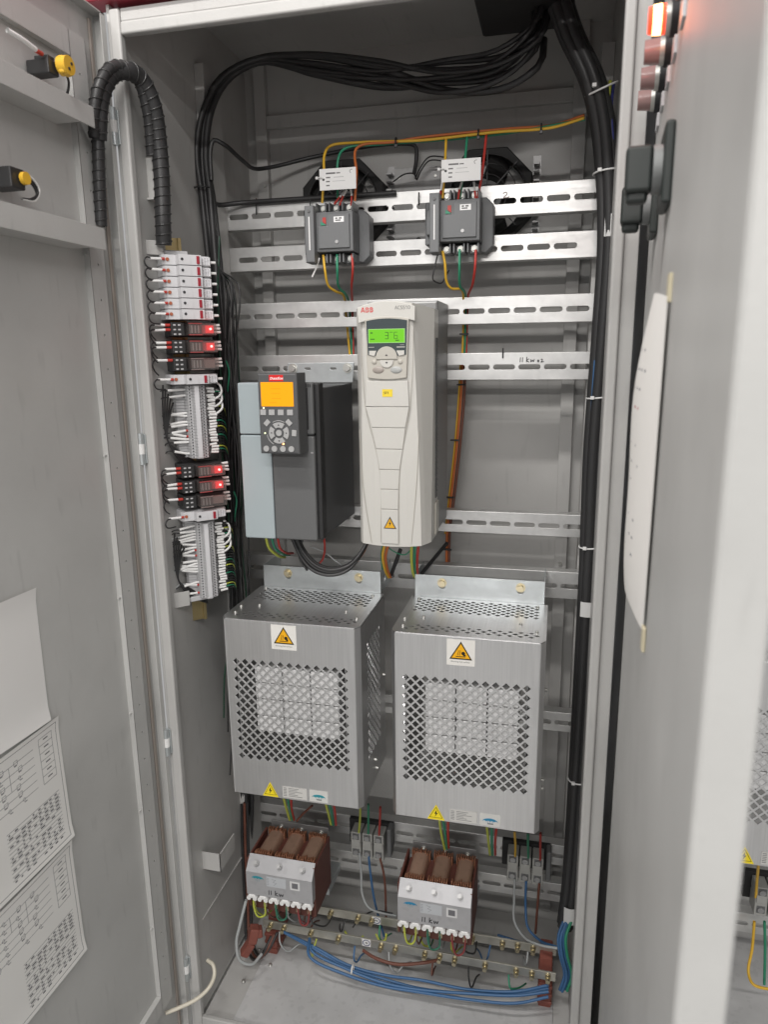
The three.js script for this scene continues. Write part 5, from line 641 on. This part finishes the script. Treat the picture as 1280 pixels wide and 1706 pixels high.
// feeder tails below the terminals
const FT = 'feeder tails below the terminals';
for (const [pts, m, l] of [[[[0.245, 0.282, -0.28], [0.248, 0.225, -0.28], [0.253, 0.176, -0.27], [0.271, 0.152, -0.26], [0.308, 0.142, -0.26], [0.337, 0.142, -0.26]], M.grey, 'grey tail below the terminal beside the choke near the wall clip'], [[[0.267, 0.282, -0.28], [0.269, 0.233, -0.285], [0.277, 0.147, -0.29], [0.297, 0.04, -0.3]], M.blue, 'blue tail below the terminal beside the choke near the wall clip'], [[[0.293, 0.284, -0.28], [0.303, 0.223, -0.285], [0.303, 0.093, -0.3]], M.brown, 'brown tail below the terminal beside the choke near the wall clip'], [[[0.607, 0.276, -0.28], [0.607, 0.219, -0.28], [0.61, 0.182, -0.26], [0.634, 0.163, -0.24], [0.667, 0.169, -0.22], [0.705, 0.187, -0.2]], M.grey, 'grey tail below the terminal beside the paper flagged bundle'], [[[0.632, 0.276, -0.28], [0.633, 0.208, -0.28], [0.64, 0.172, -0.26], [0.667, 0.162, -0.24], [0.705, 0.185, -0.205]], M.blue, 'blue tail below the terminal beside the paper flagged bundle'], [[[0.661, 0.276, -0.28], [0.659, 0.209, -0.285], [0.657, 0.133, -0.29]], M.brown, 'brown tail below the terminal beside the paper flagged bundle'], [[[0.573, 0.129, -0.27], [0.628, 0.13, -0.26], [0.674, 0.152, -0.24], [0.711, 0.179, -0.21]], M.blue, 'blue wire coming from behind towards the paper flagged bundle foot']]) wire(pts, 0.0028, m, l, FT);
for (let k = 0; k < 4; k++) wire([[0.721, 0.24, -0.22], [0.711, 0.218, -0.2], [0.715, 0.179, -0.195], [0.727, 0.123, -0.2], [0.719, 0.082, -0.2]].map(([x, y, z]) => [x + 0.005 * k - 0.006, y + 0.002 * k, z + 0.005 * (k % 2)]), 0.0032, k === 3 ? M.green : M.blue, k === 3 ? 'green wire at the foot of the paper flagged bundle' : 'blue wire at the foot of the paper flagged bundle', k === 3 ? null : 'blue wires at the bundle foot');
for (let k = 0; k < 4; k++) { const p = [[0.116, 0.125, -0.17], [0.162, 0.108, -0.16], [0.25, 0.085, -0.15], [0.335, 0.074, -0.145], [0.416, 0.074, -0.145], [0.52, 0.079, -0.15], [0.621, 0.093, -0.16], [0.689, 0.104, -0.175]].map(([x, y, z], i) => [x + (i ? 0 : k > 1 ? 0.034 : 0), y - (i > 1 ? 0.004 * (k % 2) : 0) + 0.005 * (hash(i, k + 60) - 0.5) * (i > 0 && i < 7), z + (i > 0 ? 0.008 * (k - 1.5) * (1 - 0.6 * Math.sin(i * 1.3 + k)) : 0)]); p[0] = [k > 1 ? 0.151 : 0.085, 0.121, -0.178]; wire(p, 0.0031, M.blue, 'blue wire lying along the floor below the neutral bar', 'blue wires on the floor'); }
solo('cable_tie', (() => { const c = [[0.262, 0.086, -0.147]][0], g = new THREE.TorusGeometry(0.0095, 0.002, 6, 18); g.rotateY(Math.PI / 2); g.translate(...c); return g; })(), M.white, 'small white tie around the blue wires on the floor', 'cable tie');
wire([[0.278, 0.111, -0.178], [0.309, 0.11, -0.165], [0.359, 0.109, -0.16], [0.419, 0.121, -0.165], [0.449, 0.12, -0.18]], 0.0036, M.brown, 'dark brown wire curving below the neutral bar');
for (const pts of [[[0.22, 0.104, -0.228], [0.235, 0.102, -0.215], [0.256, 0.104, -0.21], [0.267, 0.106, -0.222]], [[0.297, 0.118, -0.222], [0.31, 0.111, -0.212], [0.321, 0.114, -0.214], [0.321, 0.12, -0.226]], [[0.4, 0.128, -0.228], [0.411, 0.119, -0.215], [0.425, 0.119, -0.215], [0.431, 0.124, -0.228]]]) wire(pts, 0.0024, M.yg, 'short yellow green earth lead on the earth bar', 'earth leads');
wire([[0.239, 0.117, -0.23], [0.257, 0.14, -0.24], [0.286, 0.145, -0.26], [0.327, 0.138, -0.27]], 0.0017, M.black, 'thin black wire rising from the earth bar');
wire([[0.036, 0.263, -0.1], [0.023, 0.207, -0.09], [0.014, 0.163, -0.085], [0.02, 0.117, -0.085], [0.041, 0.097, -0.1], [0.051, 0.097, -0.13]], 0.0034, M.grey, 'grey cable hanging down beside the clip wall past the red connector');
for (let k = 0; k < 3; k++) wire([[-0.036, 0.387, -0.25], [-0.041, 0.256, -0.25], [-0.038, 0.129, -0.24], [-0.019, 0.032, -0.2], [0.019, 0.044, -0.16], [0.048, 0.085, -0.15], [0.059, 0.11, -0.17]].map(([x, y, z]) => [x + 0.006 * k, y + 0.003 * k, z - 0.004 * k]), 0.0034, k === 1 ? M.brown : M.black, 'dark cable dropping to the floor corner beside the red connector', 'cables in the floor corner');
wire([[-0.028, 0.16, -0.03], [-0.011, 0.159, -0.022], [-0.003, 0.146, -0.01], [-0.006, 0.135, 0.01], [-0.024, 0.123, 0.03], [-0.052, 0.116, 0.05], [-0.077, 0.111, 0.065]], 0.0042, S({ color: rgb(0.62, 0.58, 0.48), roughness: 0.35 }), 'cream hose coming out of the cabinet wall and over the frame bar', null, 'drain_hose');
wire([[1.071, 0.472, -0.2], [1.094, 0.365, -0.27], [1.1, 0.317, -0.285]], 0.0028, M.yellow, 'yellow wire above the terminal inside the neighbouring cabinet', 'neighbouring cabinet wires');
wire([[1.101, 0.263, -0.28], [1.103, 0.197, -0.28], [1.095, 0.154, -0.26], [1.1, 0.146, -0.24], [1.134, 0.141, -0.24], [1.161, 0.145, -0.24]], 0.003, M.yellow, 'yellow tail below the terminal inside the neighbouring cabinet', 'neighbouring cabinet wires');
wire([[1.12, 0.267, -0.28], [1.129, 0.198, -0.285], [1.136, 0.108, -0.285]], 0.0028, M.green, 'green tail below the terminal inside the neighbouring cabinet', 'neighbouring cabinet wires');
// short leads and tails tangled round the bus bars
for (let k = 0; k < 14; k++) { const x = 0.07 + k * 0.044 + 0.02 * hash(k, 31), up = k % 2, y0 = up ? 0.140 : 0.121, z0 = up ? -0.226 : -0.176, dx = 0.05 * (hash(k, 32) - 0.5), cm = [M.grey, M.brown, M.yg, M.black, M.blue, M.green, M.grey][k % 7], cn = ['grey', 'brown', 'yellow green', 'black', 'blue', 'green', 'grey'][k % 7];
  wire([[x, y0, z0], [x + dx * 0.3, y0 - 0.012 - 0.01 * hash(k, 33), z0 + 0.014], [x + dx, y0 - 0.03 - 0.02 * hash(k, 34), z0 + 0.002], [x + dx * 1.8, y0 - 0.045, z0 - 0.02], [x + dx * 2.4, y0 - 0.06, z0 - 0.045]], 0.0019, cm, 'short ' + cn + ' lead clamped to the ' + (up ? 'earth' : 'neutral') + ' bar and dropping behind it', 'short leads on the bus bars'); }
// slack control wires packed between the upright row and the breaker side bundle
for (let k = 0; k < 16; k++) { const x0 = 0.018 + 0.03 * hash(k, 1), z0 = -0.15 - 0.07 * hash(k, 2), pts = [[-0.012 + 0.008 * hash(k, 21), 1.66, -0.245], [-0.002, 1.60, -0.23]]; for (let j = 0; j < 9; j++) pts.push([x0 - 0.012 * (j > 6) * (j - 6) + 0.012 * (hash(k * 7, j) - 0.5) - 0.02 * (j / 8), 1.56 - j * (0.11 + 0.02 * hash(k, 6)), z0 + 0.014 * (hash(k, j + 11) - 0.5)]);
  const g = k % 5 === 1; wire(pts, 0.0017, g ? S({ color: rgb(0.015, 0.06, 0.035), roughness: 0.45 }) : M.black, (g ? 'dark green' : 'thin black') + ' slack control wire between the terminal row and the breaker side bundle', (g ? 'green' : 'black') + ' slack wires beside the breaker side bundle', 'control_wire'); }
for (let k = 0; k < 7; k++) { const y = [1.46, 1.42, 1.36, 1.30, 1.17, 1.10, 1.02][k]; wire([[0.05, y, -0.13], [0.045, y - 0.02, -0.15], [0.03, y - 0.05 - 0.02 * hash(k, 3), -0.17], [0.015, y - 0.09, -0.2], [0.0, y - 0.14, -0.23]], 0.0016, k % 3 === 1 ? M.green : M.black, (k % 3 === 1 ? 'green' : 'black') + ' wire sweeping back from the upright device row to the breaker side bundle', (k % 3 === 1 ? 'green' : 'black') + ' wires sweeping to the breaker side bundle', 'control_wire'); }
renderer.render(scene, camera);
